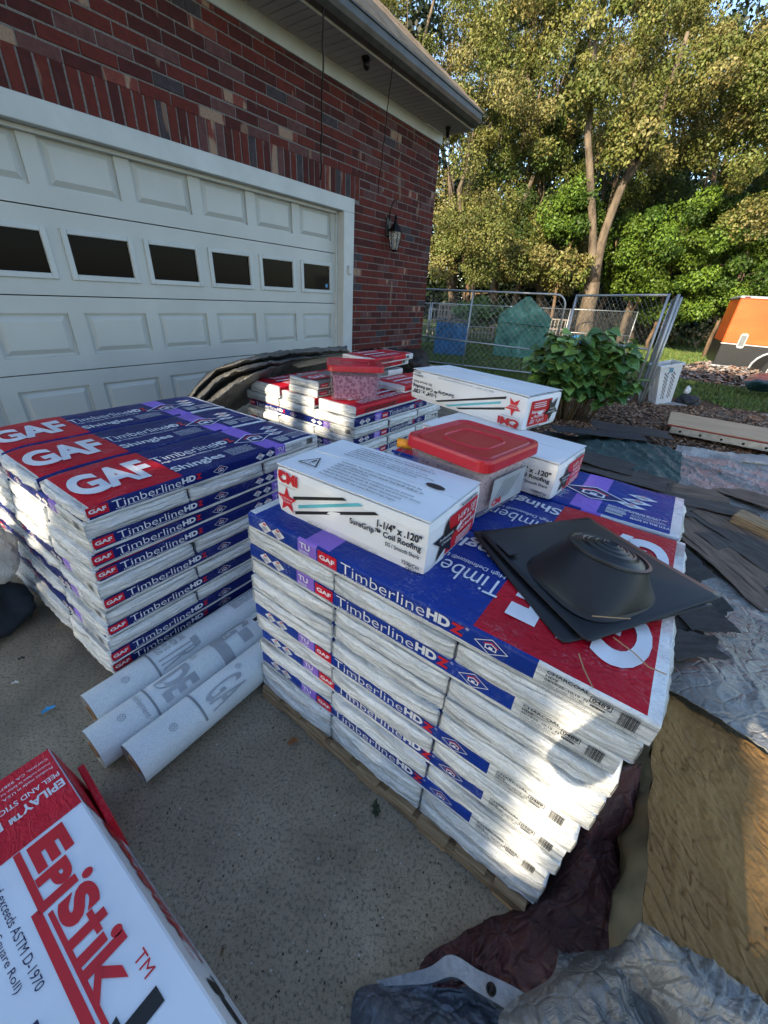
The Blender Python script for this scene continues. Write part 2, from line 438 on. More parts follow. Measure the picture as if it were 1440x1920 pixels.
bm_ = [brickmat('red_brick', (.092, .0175, .013), (.135, .026, .019), .0), brickmat('deep_red_brick', (.052, .0125, .011), (.080, .018, .016), .0), brickmat('purple_brown_brick', (.085, .035, .034), (.13, .058, .054), .1),
       brickmat('charcoal_brick', (.035, .03, .035), (.07, .055, .06), .0), brickmat('tan_flashed_brick', (.15, .035, .028), (.19, .055, .04), .55)]
wts = [.42, .32, .15, .05, .06]
def pickm(r):
    x = r.random(); a = 0
    for i, w in enumerate(wts):
        a += w
        if x < a: return i
    return 0
bricks = []
CH, BL = .0835, .238
r = random.Random(11)
def clear(s0, s1, z0, z1): return not (s1 > 1.87 and z0 < 2.30)
zi = 0; z = .10
while z < TOPZ - .02:
    s = .0 if zi % 2 else -BL / 2
    while s < 6.4:
        a, b = max(s, 0.), s + BL - .012
        z1 = min(z + CH - .011, TOPZ)
        if z < 2.515 and z + CH > 2.30 and b > 1.75:      # soldier course zone
            b = min(b, 1.75)
        if z < 2.30 and b > 1.87: b = 1.87
        if 1.75 <= a and z < 2.515 and z + CH > 2.30: s += BL; continue
        if a >= 1.85 and z < 2.515: s += BL; continue
        if b - a > .03: bricks.append((a, b, z, z1))
        s += BL
    z += CH; zi += 1
s = 1.76
while s < 6.4: bricks.append((s, s + .0725, 2.302, 2.524)); s += .0835
bricks.sort(key=lambda q: (wp(q[0], 0, q[2]) - Vector((0, 0, EYE))).length)
proto = {}
def brickmesh(w, h, i, k):
    key = (round(w, 2), round(h, 2), i, k)
    if key not in proto:
        rr = random.Random(k); b = MB(); b.box((0, -.06, 0), (round(w, 2), 0, round(h, 3)), bev=.003)
        proto[key] = mesh('brick', [v + Vector((rr.uniform(-.0012, .0012), rr.uniform(-.001, .001), rr.uniform(-.0012, .0012))) for v in b.V], b.F, [bm_[i]])
    return proto[key]
stuff = MB()
inview = [q for q in bricks if (q[2] > .4 or q[0] < .3) and q[0] < 5.6]
for n_, (a, b, z0, z1) in enumerate(inview):
    if n_ < 300:
        o = obj('brick', brickmesh(b - a, z1 - z0, pickm(r), r.randint(0, 2)), wall_o)
        o.matrix_local = WM @ Matrix.Translation((a, r.uniform(-.003, .003), z0))
    else:
        stuff.box((a, -.06, z0), (b, r.uniform(-.003, .003), z1), pickm(r), M=WM, bev=.003)
for q in bricks:
    if q not in inview: stuff.box((q[0], -.06, q[2]), (q[1], r.uniform(-.003, .003), q[3]), pickm(r), M=WM)
# right hand return of the corner
z = .1; k = 0
while z < TOPZ - .05:
    s = .115 if k % 2 else .0
    while s < 8.5:
        stuff.box((-.03, -(s + BL - .011), z), (.002, -s - (.0 if s else .06), z + CH - .011), pickm(r), M=WM); s += BL
    z += CH; k += 1
stuff.build('brickwork', bm_, wall_o, kind='stuff')

m_trim = simple('white_painted_trim', (.47, .50, .49), .45, var=.08, scale=5, bump=.1, bscale=30)
m_vinyl = simple('cream_vinyl_soffit', (.38, .36, .33), .5, var=.08, scale=4, bump=.08)
m_door = simple('white_garage_door_paint', (.46, .475, .45), .42, var=.05, scale=3, bump=.12, bscale=180)
fr = MB()   # door surround
fr.box((1.875, -.14, .09), (2.06, .03, 2.16), M=WM, bev=.004); fr.box((1.875, -.14, 2.16), (7.3, .03, 2.298), M=WM, bev=.004)
fr.box((2.061, -.135, .1), (2.085, -.075, 2.158), M=WM, bev=.003); fr.box((2.086, -.132, 2.13), (7.2, -.06, 2.159), M=WM, bev=.003)
fr.build('door_frame', m_trim, house)
box_ = MB(); box_.box((1.93, .03, 1.52), (1.985, .055, 1.62), M=WM, bev=.006); box_.build('keypad', m_trim, house)
door = obj('garage_door', None, house)
m_glass = NT('dark_window_glass'); m_glass.color((.004, .004, .005)); m_glass.set(.10, 0, .06); m_glass = m_glass.m
zl = [.117, .643, 1.182, 1.733, 2.262]
S0, PIT = 2.10, .587
for k in range(4):
    z0, z1 = zl[k] + .004, zl[k + 1] - .004
    sec = MB()
    # rails and stiles of a section: a slab with recessed fields
    ps = [S0 + PIT * i for i in range(9)]
    yb, yf = -.15, -.10
    f0, f1 = z0 + .115, z1 - .115
    ins = []
    sec.box((2.06, yb, z0), (S0 + PIT * 8 + .04, yf, f0), M=WM); sec.box((2.06, yb, f1), (S0 + PIT * 8 + .04, yf, z1), M=WM)
    for i in range(9):
        a = 2.06 if i == 0 else ps[i] - .055 + .02; b = ps[i] + .055 + .02 if i < 8 else S0 + PIT * 8 + .04
        if i == 0: b = ps[0] + .055
        sec.box((a, yb, f0), (b, yf, f1), M=WM)
    for i in range(8):
        a = ps[i] + (.055 if i == 0 else .075); b = ps[i + 1] - .035
        sec.box((a - .0, yb, f0), (b + .0, yf - .022, f1), M=WM)
    so = sec.build('door_section', m_door, door)
    for i in range(8):
        a = ps[i] + (.055 if i == 0 else .075); b = ps[i + 1] - .035
        if k == 2:
            g0, g1 = a + .028, b - .028; h0, h1 = z0 + .145, z1 - .142
            w_ = MB()
            fa, fb, fz0, fz1 = a - .012, b + .012, f0 - .008, f1 + .008
            for (x0, x1, q0, q1) in ((fa, g0, fz0, fz1), (g1, fb, fz0, fz1), (g0, g1, fz0, h0), (g0, g1, h1, fz1)):
                w_.box((x0, yf - .03, q0), (x1, yf + .014, q1), M=WM, bev=.004)
            w_.build('window_frame', m_trim, door)
            p_ = MB(); p_.box((g0 - .002, yf - .02, h0 - .002), (g1 + .002, yf - .008, h1 + .002), M=WM); p_.build('window_pane', m_glass, door)
            if i == 0:
                d = MB(); c = [(g0 + .045 + .024 * math.cos(math.radians(22.5 + 45 * q)), h0 + .045 + .024 * math.sin(math.radians(22.5 + 45 * q))) for q in range(8)]
                d.add([WM @ Vector((x, yf - .0072, z_)) for x, z_ in c], [list(range(8))]); d.build('alarm_sticker', simple('blue_sticker', (.03, .22, .45), .4, bump=0), door)
        else:
            # raised field with a bevelled border
            m_ = MB(); b0, b1, c0, c1 = a + .02, b - .02, f0 + .018, f1 - .018; e = .035; y0, y1 = yf - .0215, yf - .002
            V = [(b0, y0, c0), (b1, y0, c0), (b1, y0, c1), (b0, y0, c1), (b0 + e, y1, c0 + e), (b1 - e, y1, c0 + e), (b1 - e, y1, c1 - e), (b0 + e, y1, c1 - e)]
            m_.add([WM @ Vector(v) for v in V], [[0, 1, 5, 4], [1, 2, 6, 5], [2, 3, 7, 6], [3, 0, 4, 7], [4, 5, 6, 7]]); m_.build('raised_panel', m_door, door)
bk = MB(); bk.box((1.9, -.4, .0), (7.3, -.155, 2.3), M=WM); bk.build('door_backing', simple('dark_interior', (.01, .01, .01), .9, bump=0), door)

# eaves
SZ = 3.34
ev = MB(); ev.box((-.02, -.011, TOPZ - .02), (9, .022, SZ), M=WM, bev=.004); ev.build('frieze_board', m_trim, house)
so_ = MB(); x = -.02
so_.box((-.02, .0, SZ + .012), (9, .46, SZ + .02), M=WM)
while x < 9: so_.box((x, .02, SZ), (x + .088, .455, SZ + .0125), M=WM, bev=.003); x += .1
so_.build('soffit', m_vinyl, house)
fb = MB(); fb.box((-.03, .455, SZ - .012), (9, .475, SZ + .16), M=WM, bev=.003); fb.box((-.05, -6, SZ - .012), (-.03, .475, SZ + .16), M=WM, bev=.003); fb.build('fascia', m_vinyl, house)
m_gut = simple('weathered_grey_gutter', (.065, .062, .056), .4, .3, var=.3, scale=8, bump=.15)
gt = MB(); prof = [(.476, .0), (.55, .0), (.585, .035), (.60, .07), (.60, .125), (.612, .125), (.612, .137), (.592, .137), (.592, .075), (.545, .01), (.484, .01), (.484, .135), (.476, .135)]
n = len(prof)
for e, x in enumerate((.0, 9)):
    gt.V += [WM @ Vector((x, y, SZ + .005 + z)) for y, z in prof]
gt.F += [[i, (i + 1) % n, n + (i + 1) % n, n + i] for i in range(n)] + [list(range(5))+[12]]; gt.M += [0] * (n + 1)
gt.build('gutter', m_gut, house)
def shingle_roof():
    t = NT('weathered_roof_shingle'); v = t.co('Object', rand=True); b = t.noise(v, 7, 4, .7); f = t.noise(v, 120, 3)
    t.color(t.mix(t.ramp(f, [(.4, 0), (.6, .5)]), t.ramp(b, [(.3, (.26, .18, .11)), (.7, (.48, .35, .23))]), (.08, .07, .06))); t.set(.95, 0, .1); t.bump(f, .5, .004); return t.m
m_roof = shingle_roof()
rf = MB()
p0 = (-.06, .60, SZ + .15); p1 = (9, .60, SZ + .15); rise = .80; run = 5.
p2 = (9, .6 - run, SZ + .15 + run * rise); p3 = (-.06 + run, .6 - run, SZ + .15 + run * rise)
rf.add([WM @ Vector(v) for v in (p0, p1, p2, p3)], [[0, 1, 2, 3]])
rf.add([WM @ Vector(v) for v in (p0, p3, (-.06 + run, .6 - 2 * run, SZ + .15 + run * rise), (-.06, .6 - 3 * run, SZ + .15))], [[0, 1, 2, 3]])
roof_o = rf.build('roof', m_roof, house)
# a few courses of real shingle tabs near the eave, joined
tb = MB(); rr = random.Random(3)
for c in range(26):
    u = c * .14; x = -.06 + u + rr.uniform(0, .1)
    while x < 6:
        w = rr.uniform(.2, .34)
        q = [(x, .6 - u + .01), (x + w - .008, .6 - u + .01), (x + w - .008, .6 - u - .16), (x, .6 - u - .16)]
        hz = lambda y: SZ + .15 + (.6 - y) * rise
        t_ = .008 + rr.random() * .004
        tb.add([WM @ Vector((a, b, hz(b) + t_)) for a, b in q] + [WM @ Vector((q[0][0], q[0][1], hz(q[0][1]) - .002)), WM @ Vector((q[1][0], q[1][1], hz(q[1][1]) - .002))], [[0, 1, 2, 3], [4, 5, 1, 0]]); x += w
tb.build('shingle_courses', m_roof, roof_o, kind='stuff')

# flood lamp under the soffit, pendant bulb, cables
m_dark = simple('dark_bronze_metal', (.012, .011, .010), .4, .6, bump=0)
p = wp(2.15, .37, SZ)
fl = tag(empty('soffit_camera', p), 'small black camera fixed under the white soffit', 'camera')
b = MB(); b.tube([(0, 0, 0), (0, 0, -.02)], .04, 14); b.build('base', m_dark, fl)
b = MB(); b.tube([(0, 0, -.02), (.01, -.005, -.06), (.02, -.01, -.085)], [.03, .032, .024], 14); b.build('housing', m_dark, fl, True)
p = wp(.20, .22, SZ)
pb = tag(empty('eave_bulb', p), 'clear glass bulb in black socket hanging under the eave corner', 'bulb')
b = MB(); b.tube([(0, 0, 0), (0, 0, -.03), (0, 0, -.031), (0, 0, -.11)], [.035, .035, .022, .022], 12); b.build('socket', m_dark, pb, True)
mg = NT('clear_bulb_glass'); mg.color((.8, .8, .8)); mg.set(.05); mg.b.inputs['Transmission Weight'].default_value = .9; mg = mg.m
b = MB(); b.tube([(0, 0, -.108), (0, 0, -.13), (0, 0, -.16), (0, 0, -.185), (0, 0, -.20)], [.018, .034, .042, .03, .006], 14); b.build('glass_bulb', mg, pb, True)
for px, pt, pbm, lab in ((562, 0, 322, 'long black cable hanging down in front of the bricks above the door'), (706, 85, 330, 'black cable with a loop hanging from the gutter near the wall lamp')):
    if px == 562: top = wp(2.95, .60, 3.6); bot = wp(2.72, .30, 2.30)
    else: top = wp(1.98, .60, 3.47); bot = wp(1.72, .25, 2.36)
    c = MB(); rr = random.Random(px); pts = []
    for i in range(24):
        t = i / 23; q = top.lerp(bot, t); q = q + Vector((rr.uniform(-.006, .006), rr.uniform(-.006, .006), 0)); pts.append(q)
    c.tube(pts, .0075 if px == 562 else .005, 6)
    tag(c.build('hanging_cable', m_dark, None, True), lab, 'cable')
# wall lantern
base = wp(1.15, 0, 1.99)
lt = tag(empty('wall_lantern', base, math.atan2(No.y, No.x) + math.pi / 2), 'black carriage lantern with clear glass on the brick beside the door', 'wall lamp')
# local: -y is out of the wall
b = MB(); b.box((-.05, -.02, .02), (.05, 0, .24), bev=.012); b.tube([(0, -.02, .13), (0, -.03, .13)], .03, 12); b.build('backplate', m_dark, lt)
b = MB(); b.tube([(0, -.02, .10), (0, -.05, .07), (0, -.09, .09), (0, -.12, .16), (0, -.13, .20)], .008, 8)
b.tube([(0, -.02, .2), (0, -.03, .3), (0, -.06, .38), (0, -.10, .42), (0, -.13, .40), (0, -.135, .36)], [.007, .007, .006, .006, .005, .004], 8); b.build('scroll_arm', m_dark, lt, True)
b = MB(); b.tube([(0, -.13, .26), (0, -.13, .245), (0, -.13, .225), (0, -.13, .2), (0, -.13, .16), (0, -.13, .08), (0, -.13, .07)], [.004, .018, .022, .012, .035, .098, .102], 6, caps=True); b.build('lamp_roof', m_dark, lt)
mlg = NT('lantern_glass'); mlg.color((.55, .58, .55)); mlg.set(.1); mlg.b.inputs['Transmission Weight'].default_value = .55; mlg.b.inputs['Alpha'].default_value = .75; mlg = mlg.m
b = MB(); b.tube([(0, -.13, .07), (0, -.13, .0), (0, -.13, -.10), (0, -.13, -.13)], [.086, .082, .055, .045], 6); b.build('glass_shade', mlg, lt)
b = MB()
for k in range(6):
    a = 2 * math.pi * k / 6
    def pt(rad, z_): return (math.cos(a) * rad, -.13 + math.sin(a) * rad, z_)
    b.tube([pt(.088, .07), pt(.084, .0), pt(.057, -.10), pt(.047, -.13)], .004, 5)
b.tube([(0, -.13, -.128), (0, -.13, -.14), (0, -.13, -.155)], [.05, .045, .008], 6); b.build('cage', m_dark, lt)
b = MB(); b.tube([(0, -.13, -.1), (0, -.13, .02)], .012, 8); b.build('candle', simple('candle_sleeve', (.6, .55, .4), .5, bump=0), lt)

# ============================================================ shingle bundles
BL_, BW_ = 1.0, .338
def wob(x, y, seed, amp): return amp * (noise.noise(Vector((x * 6 + seed, y * 9, seed))) + .5 * noise.noise(Vector((x * 15 - y * 12, y * 20 + seed, 1))))
def topz(x, y, t, seed, droop):
    z = t + wob(x, y, seed, .0032)
    z -= droop * (math.exp(-x / .05) + .6 * math.exp(-(BL_ - x) / .04))
    e = min(y, BW_ - y); z -= .0018 * math.exp(-e / .012)
    return z
def bundle_body(t, seed, mats, droop=.0, printed=True, white_print=None):
    """mats: white, main, red, purple"""
    r = .0075; V = []; Fc = []; mi = []
    xs = sorted(set([.0, .008, .02, .04, .07, .1, .15, .19, .248, .32, .38, .44, .5, .56, .62, .66, .70, .737, .78, .795, .802, .84, .88, .92, .95, .975, .992, 1.0]))
    xs = [x * BL_ for x in xs]
    loop = []  # (y, z, zone, kind)
    ny = 12
    for i in range(ny + 1): loop.append((BW_ - r - (BW_ - 2 * r) * i / ny, 0, 'b'))
    for a in (30, 60): loop.append((r - r * math.sin(math.radians(a)), r - r * math.cos(math.radians(a)), 'w0'))
    loop.append((0, r, 'w0')); loop.append((0, .26 * t, 'p0')); loop.append((0, .6 * t, 'p0')); loop.append((0, t - r, 'p0'))
    for a in (30, 60): loop.append((r - r * math.cos(math.radians(a)), t - r + r * math.sin(math.radians(a)), 'p0'))
    for i in range(ny + 1): loop.append((r + (BW_ - 2 * r) * i / ny, t, 't'))
    for a in (30, 60): loop.append((BW_ - r + r * math.sin(math.radians(a)), t - r + r * math.cos(math.radians(a)), 'p1'))
    loop.append((BW_, t - r, 'p1')); loop.append((BW_, .6 * t, 'p1')); loop.append((BW_, .26 * t, 'w1')); loop.append((BW_, r, 'w1'))
    for a in (30, 60): loop.append((BW_ - r + r * math.cos(math.radians(a)), r - r * math.sin(math.radians(a)), 'w1'))
    n = len(loop)
    for x in xs:
        for y, z, k in loop:
            f = z / t
            dzz = (topz(x, y, t, seed, droop) - t) * f
            yy = y; xx = x
            if k in ('w0', 'w1') or (k in ('p0', 'p1') and z < .62 * t):
                q = noise.noise(Vector((x * 22, z * 150 + seed, seed * 3.))) * .0038 * (1 - f)
                yy = y + (-q if y < BW_ / 2 else q)
            V.append((xx, yy, z + dzz))
    for i in range(len(xs) - 1):
        xm = (xs[i] + xs[i + 1]) / 2
        for j in range(n):
            k0, k1 = loop[j][2], loop[(j + 1) % n][2]
            Fc.append([i * n + j, (i + 1) * n + j, (i + 1) * n + (j + 1) % n, i * n + (j + 1) % n])
            m = 0
            if k0 == 't' and k1 in ('t',): m = (0 if xm < .019 or xm > .976 else 2 if xm < .32 else 3 if .70 < xm < .78 else 1)
            elif k0 == 'p0' and k1 in ('p0', 't') or (k0 == 't' and k1 == 'p0'): m = 0 if xm < .007 else 1 if xm < .737 else 3 if xm < .795 else 0
            elif (k0 == 't' and k1 == 'p1') or (k0 == 'p1' and k1 in ('p1', 'w1')): m = 0 if xm < .19 else 3 if .748 < xm < .802 else 1
            if not printed: m = 0
            mi.append(m)
    # end caps: layered shingle ends under the wrap
    for sx in (0, 1):
        b0 = len(V); ny_, nz_ = 26, 11
        for j in range(nz_ + 1):
            for i in range(ny_ + 1):
                y = BW_ * i / ny_; z = t * j / nz_
                fy = 1 - abs(2 * i / ny_ - 1) ** 6; fz = 1 - abs(2 * j / nz_ - 1) ** 3
                bul = (.009 + .008 * noise.noise(Vector((y * 9, z * 150, seed + sx * 7))) + .005 * noise.noise(Vector((y * 40, z * 60, seed + 3)))) * fy * fz - .004 * (1 - fy * fz)
                x = -bul if sx == 0 else BL_ + bul
                zz = min(max(z, .001), t - .001) + (topz(0 if sx == 0 else BL_, y, t, seed, droop) - t) * (z / t)
                V.append((x, min(max(y, .0015), BW_ - .0015), zz))
        for j in range(nz_):
            for i in range(ny_):
                a = b0 + j * (ny_ + 1) + i; q = [a, a + 1, a + ny_ + 2, a + ny_ + 1]
                Fc.append(q[::-1] if sx == 0 else q); mi.append(0)
    return mesh('shingle_bundle', V, Fc, mats, mi, smooth=True)
WB = [M['white'], M['blue'], M['red'], M['purple']]; WN = [M['white'], M['navy'], M['red'], M['purple']]
def side_decal(front, t):
    D = Decal(); k = t / .057
    if front:    # GAF at the left
        D.rect(.004, .066, .020 * k, .052 * k, 'red'); D.text('GAF', .010, .060, .030 * k, .044 * k, bold=.035, shear=.0)
        D.text('Timberline', .078, .303, .024 * k, .051 * k, bold=-.008); D.text('HD', .308, .360, .027 * k, .050 * k, bold=.05); D.text('Z', .362, .384, .027 * k, .049 * k, 'ink_red', bold=.05)
        D.text('High Definition  Lifetime Shingles', .085, .31, .0165 * k, .0235 * k, bold=.004)
        D.house(.465, .036 * k, .062, .034 * k)
        for c in (.655, .708):
            D.poly([(c - .024, .035 * k), (c, .050 * k), (c + .024, .035 * k), (c, .019 * k)], 'ink_white'); D.rect(c - .005, c + .005, .041 * k, .046 * k, 'ink_red', 2); D.lines(c - .011, c + .011, .026 * k, .038 * k, 4, 'ink_black', seed=3)
        D.text('TU', .748, .785, .030 * k, .048 * k, bold=.02); D.lines(.745, .788, .018 * k, .026 * k, 2, 'ink_white')
        D.lines(.83, .90, .02 * k, .046 * k, 4, 'ink_grey', fill=.4); D.bars(.925, .965, .018 * k, .046 * k)
    else:
        for c in (.072, .125):
            D.poly([(c - .026, .035 * k), (c, .053 * k), (c + .026, .035 * k), (c, .017 * k)], 'ink_white'); D.rect(c - .006, c + .006, .042 * k, .048 * k, 'ink_red', 2); D.lines(c - .012, c + .012, .026 * k, .039 * k, 4, 'ink_black', seed=3)
        D.text('TU', .207, .243, .032 * k, .050 * k, bold=.02); D.lines(.205, .243, .019 * k, .028 * k, 3, 'ink_white')
        D.rect(.270, .332, .018 * k, .0535 * k, 'red'); D.text('GAF', .276, .326, .029 * k, .043 * k, bold=.035)
        D.text('Timberline', .346, .578, .023 * k, .053 * k, bold=-.008); D.text('HD', .583, .637, .026 * k, .052 * k, bold=.05); D.text('Z', .638, .668, .024 * k, .050 * k, 'ink_red', bold=.06)
        D.text('®', .670, .677, .046 * k, .053 * k)
        D.text('High Definition', .352, .468, .0135 * k, .0205 * k, bold=.014); D.text('Lifetime Shingles', .475, .59, .0135 * k, .0205 * k, bold=.0)
        D.house(.725, .036 * k, .066, .038 * k)
        D.text('CHARCOAL', .828, .898, .0455 * k, .0525 * k, 'ink_black', bold=.02); D.text('HDZ', .828, .850, .036 * k, .042 * k, 'ink_black', bold=.02); D.text('04/19/25  10:19  N', .828, .900, .0275 * k, .033 * k, 'ink_black', bold=.01)
        D.text('Color Code: TU180', .828, .896, .0195 * k, .0245 * k, 'ink_black')
        D.line([(.902, .033 * k), (.935, .033 * k), (.935, .046 * k), (.902, .046 * k)], .0012, 'ink_black'); D.text('0489', .905, .932, .0355 * k, .0435 * k, 'ink_black', bold=.02)
        D.lines(.905, .93, .024 * k, .029 * k, 1, 'ink_black', fill=.9, seed=9); D.bars(.948, .975, .017 * k, .046 * k, horiz=False)
        D.line([(.83, .008 * k), (.98, .008 * k), (.98, .013 * k), (.83, .013 * k)], .0006, 'ink_grey')
        for q in range(12): D.rect(.84 + q * .012, .8406 + q * .012, .008 * k, .013 * k, 'ink_grey')
    return D
def top_decal():
    D = Decal()
    D.text('GAF', .03, .285, .075, .26, bold=.045, shear=.0)
    D.text('Timberline', .315, .575, .170, .228, bold=-.004); D.text('HD', .578, .632, .172, .220, bold=.05); D.text('Z', .634, .662, .172, .222, 'ink_red', bold=.05)
    D.text('High Definition® Lifetime Shingles', .325, .60, .138, .158, bold=.006)
    D.text('Shingles', .32, .53, .035, .098, bold=.02)
    D.lines(.555, .68, .04, .112, 7, 'ink_white', fill=.3, seed=5)
    D.poly([(.645, .15), (.745, .205), (.845, .15), (.745, .095)], 'navy', 1)
    D.house(.745, .15, .20, .11)
    for q in range(3):
        cx, cy = .845 + q * .028, .265 - q * .045 if False else .225 - q * .045
        cx = .885 - q * .012
        D.poly([(cx - .045, cy), (cx, cy + .02), (cx + .045, cy), (cx, cy - .02)], 'ink_white'); D.lines(cx - .02, cx + .02, cy - .008, cy + .006, 2, 'ink_navy'); D.rect(cx - .008, cx + .008, cy + .007, cy + .012, 'ink_red', 3)
    D.lines(.80, .97, .075, .092, 2, 'ink_white', fill=.5, seed=2); D.lines(.80, .86, .045, .07, 5, 'ink_white', fill=.6, seed=3)
    D.rect(.80, .85, .028, .042, 'ink_faint'); D.lines(.87, .965, .05, .07, 3, 'ink_white', fill=.3, seed=8); D.text('MADE IN THE U.S.A.', .87, .975, .028, .042, bold=.02)
    return D
T_R, T_L = .0575, .0560
pal_custom = {'plain': [M['white']] * 4}
bodies = {}; decs = {}
def bmesh_for(t, seed, pal, droop, printed=True):
    k = (t, seed, pal, droop, printed)
    if k not in bodies: bodies[k] = bundle_body(t, seed, WB if pal == 'blue' else WN if pal == 'navy' else pal_custom[pal], droop, printed)
    return bodies[k]
def dec(kind, t, seed, droop):
    k = (kind, t, seed if kind == 'top' else 0, droop if kind == 'top' else 0)
    if k not in decs:
        if kind == 'front': decs[k] = side_decal(True, t).mesh('side_print', lambda x, z, l: (x, -.0010 - l, z))
        elif kind == 'back': decs[k] = side_decal(False, t).mesh('side_print', lambda s, z, l: (BL_ - s, BW_ + .0010 + l, z))
        else: decs[k] = top_decal().mesh('top_print', lambda x, y, l: (x, y, topz(x, y, t, seed, droop) + .0012 + l))
    return decs[k]
ORD = ['top', 'second', 'third', 'fourth', 'fifth', 'sixth', 'seventh', 'eighth', 'ninth', 'tenth', 'eleventh', 'twelfth', 'bottom']
def place_bundle(P, e, s, t_off, z, rot, t, seed, pal, droop, label, group, front=False, back=False, top=False, tilt=0, cat='shingles'):
    """corner position in stack coordinates; rot in quarter turns"""
    o = obj('shingle_bundle', bmesh_for(t, seed, pal, droop))
    n = Vector((-e.y, e.x, 0)); base = math.atan2(e.y, e.x)
    corner = {0: (0, 0), 1: (BW_, 0), 2: (BL_, BW_), 3: (0, BL_)}[rot % 4]
    p = P + e * (s + corner[0]) + n * (t_off + corner[1])
    o.location = (p.x, p.y, z); o.rotation_euler = (0, 0, base + rot * math.pi / 2 + tilt)
    tag(o, label, cat, group)
    if front: obj('side_print', dec('front', t, seed, droop), o)
    if back: obj('side_print', dec('back', t, seed, droop), o)
    if top: obj('top_print', dec('top', t, seed, droop), o)
    return o
rb = random.Random(5)
Rv = Vector((-.3786, .9473, 0)); Re = Vector((math.cos(math.radians(-34.57)), math.sin(math.radians(-34.57)), 0))
Lv = Vector((-.8979, .9995, 0)); Le = Vector((math.cos(math.radians(56.93)), math.sin(math.radians(56.93)), 0))
Rn = Vector((-Re.y, Re.x, 0)); Ln = Vector((-Le.y, Le.x, 0))
ROWP = .345
def rowname(k): return ['front', 'middle', 'back'][k]
def colname(k): return ['left', 'middle', 'right'][k]
def stack(P, e, zt, t, pattern, nm, pal, is_R, shift, seeds, group, topdroop):
    n = len(pattern); grp = group
    for li, kind in enumerate(pattern):
        z = zt - t * (li + 1); ds, dn = shift(li)
        lay = ORD[li] if li < n - 1 else 'bottom'
        for k in range(3):
            js, jn = rb.uniform(-.008, .008), rb.uniform(-.004, .004); tl = rb.uniform(-.006, .006)
            if kind == 'L':
                lab = f'shingle bundle lying long side out, {rowname(k)} row, {lay} layer of the {nm}'
                rot = 0 if (not is_R or (li == 0 and k == 2)) else 2
                o = place_bundle(P, e, ds + js, dn + k * ROWP + jn, z, rot, t * .985, seeds[(li + k) % 3], pal, topdroop if li == 0 else 0.004, lab, grp,
                                 front=(rot == 0 and k == 0), back=(rot == 2 and k == 0), top=(li == 0), tilt=tl)
            else:
                lab = f'shingle bundle lying white end out, {colname(k)} one, {lay} layer of the {nm}'
                rot = 1 if is_R else 3
                o = place_bundle(P, e, ds + (k * .342 - .010 if is_R else k * ROWP) + jn * .3, dn + js * .5, z, rot, t * .985, seeds[(li + k) % 3], 'navy' if not is_R else ('plain' if k == 2 else pal), 0.004, lab, grp,
                                 front=(rot == 3 and k == 0), tilt=tl)
stack(Rv, Re, .805, T_R, list('LELEEELELELEE'), 'near right stack', 'blue', True,
      lambda li: (-.004 + (.0 if li < 1 else -.010) - .0012 * li, .004 + .004 * (li > 0)), (1, 2, 3), 'shingle bundles stacked on pallets', .0)
stack(Lv, Le, .746, T_L, list('LELLLELELELL'), 'near left stack', 'navy', False,
      lambda li: (-.006 * li, .003 * (li % 2)), (4, 5, 6), 'shingle bundles stacked on pallets', .018)
# pallets
m_wood = NT('pallet_wood')
v = m_wood.co('Object', (1, 1, 1), rand=True); g_ = m_wood.noise(m_wood.co('Object', (3, 30, 30), rand=True), 3, 4, .6)
m_wood.color(m_wood.ramp(g_, [(.3, (.17, .11, .06)), (.7, (.44, .31, .18))])); m_wood.set(.85, 0, .2); m_wood.bump(g_, .4, .004); m_wood = m_wood.m
def pallet(P, e, top, lab, w=1.06, d=1.08):
    n = Vector((-e.y, e.x, 0)); base = math.atan2(e.y, e.x)
    p = P + e * (-.03) + n * (-.012)
    root = tag(empty('pallet', (p.x, p.y, 0), base), lab, 'pallet', 'wooden pallets')
    r_ = random.Random(int(top * 1e4))
    for k in range(9):
        x = k * (w - .095) / 8; b = MB(); b.box((x, r_.uniform(-.008, .008), top - .017), (x + .092 + r_.uniform(-.01, .008), d, top), bev=.002); b.build('deck_board', m_wood, root)
    for k in range(3):
        y = .0 + k * (d - .04) / 2; b = MB(); b.box((0, y, .014), (w, y + .036, top - .0175), bev=.002); b.build('stringer', m_wood, root)
    for k in range(5):
        x = k * (w - .09) / 4; b = MB(); b.box((x, 0, .0), (x + .09, d, .0135), bev=.002); b.build('bottom_board', m_wood, root)
pallet(Rv, Re, .055, 'wooden pallet under the near right shingle stack', 1.01); pallet(Lv, Le, .072, 'wooden pallet under the near left shingle stack')

# ---- far stack
Fv = Vector((-.200, 2.28, 0)); Fe = Vector((math.cos(math.radians(55)), math.sin(math.radians(55)), 0)); Fn = Vector((-Fe.y, Fe.x, 0))
stack(Fv, Fe, .690, T_L, list('LELELELELELE'), 'far stack', 'navy', False, lambda li: (-.002 * li, 0), (4, 5, 6), 'shingle bundles stacked on pallets', .0)
for o in [o for o in COL.objects if 'far stack' in str(o.get('label', '')) and 'long side' in o['label']]:
    # here the other long side faces out: turn the bundles round
    o.rotation_euler.z += math.pi; c = Vector((Fe.x * BL_ + Fn.x * BW_, Fe.y * BL_ + Fn.y * BW_, 0)); o.location += c
    for ch in list(o.children):
        if ch.name.startswith('side_print'): ch.data = dec('back', T_L * .985, 0, 0)
pallet(Fv, Fe, .016 + .0015, 'wooden pallet under the far shingle stack') if False else None
pal_custom.update({'progrey': [M['white'], M['grey'], M['grey'], M['grey']], 'starter': [M['white'], M['red'], M['red'], M['red']]})
M['cream'] = M['white']
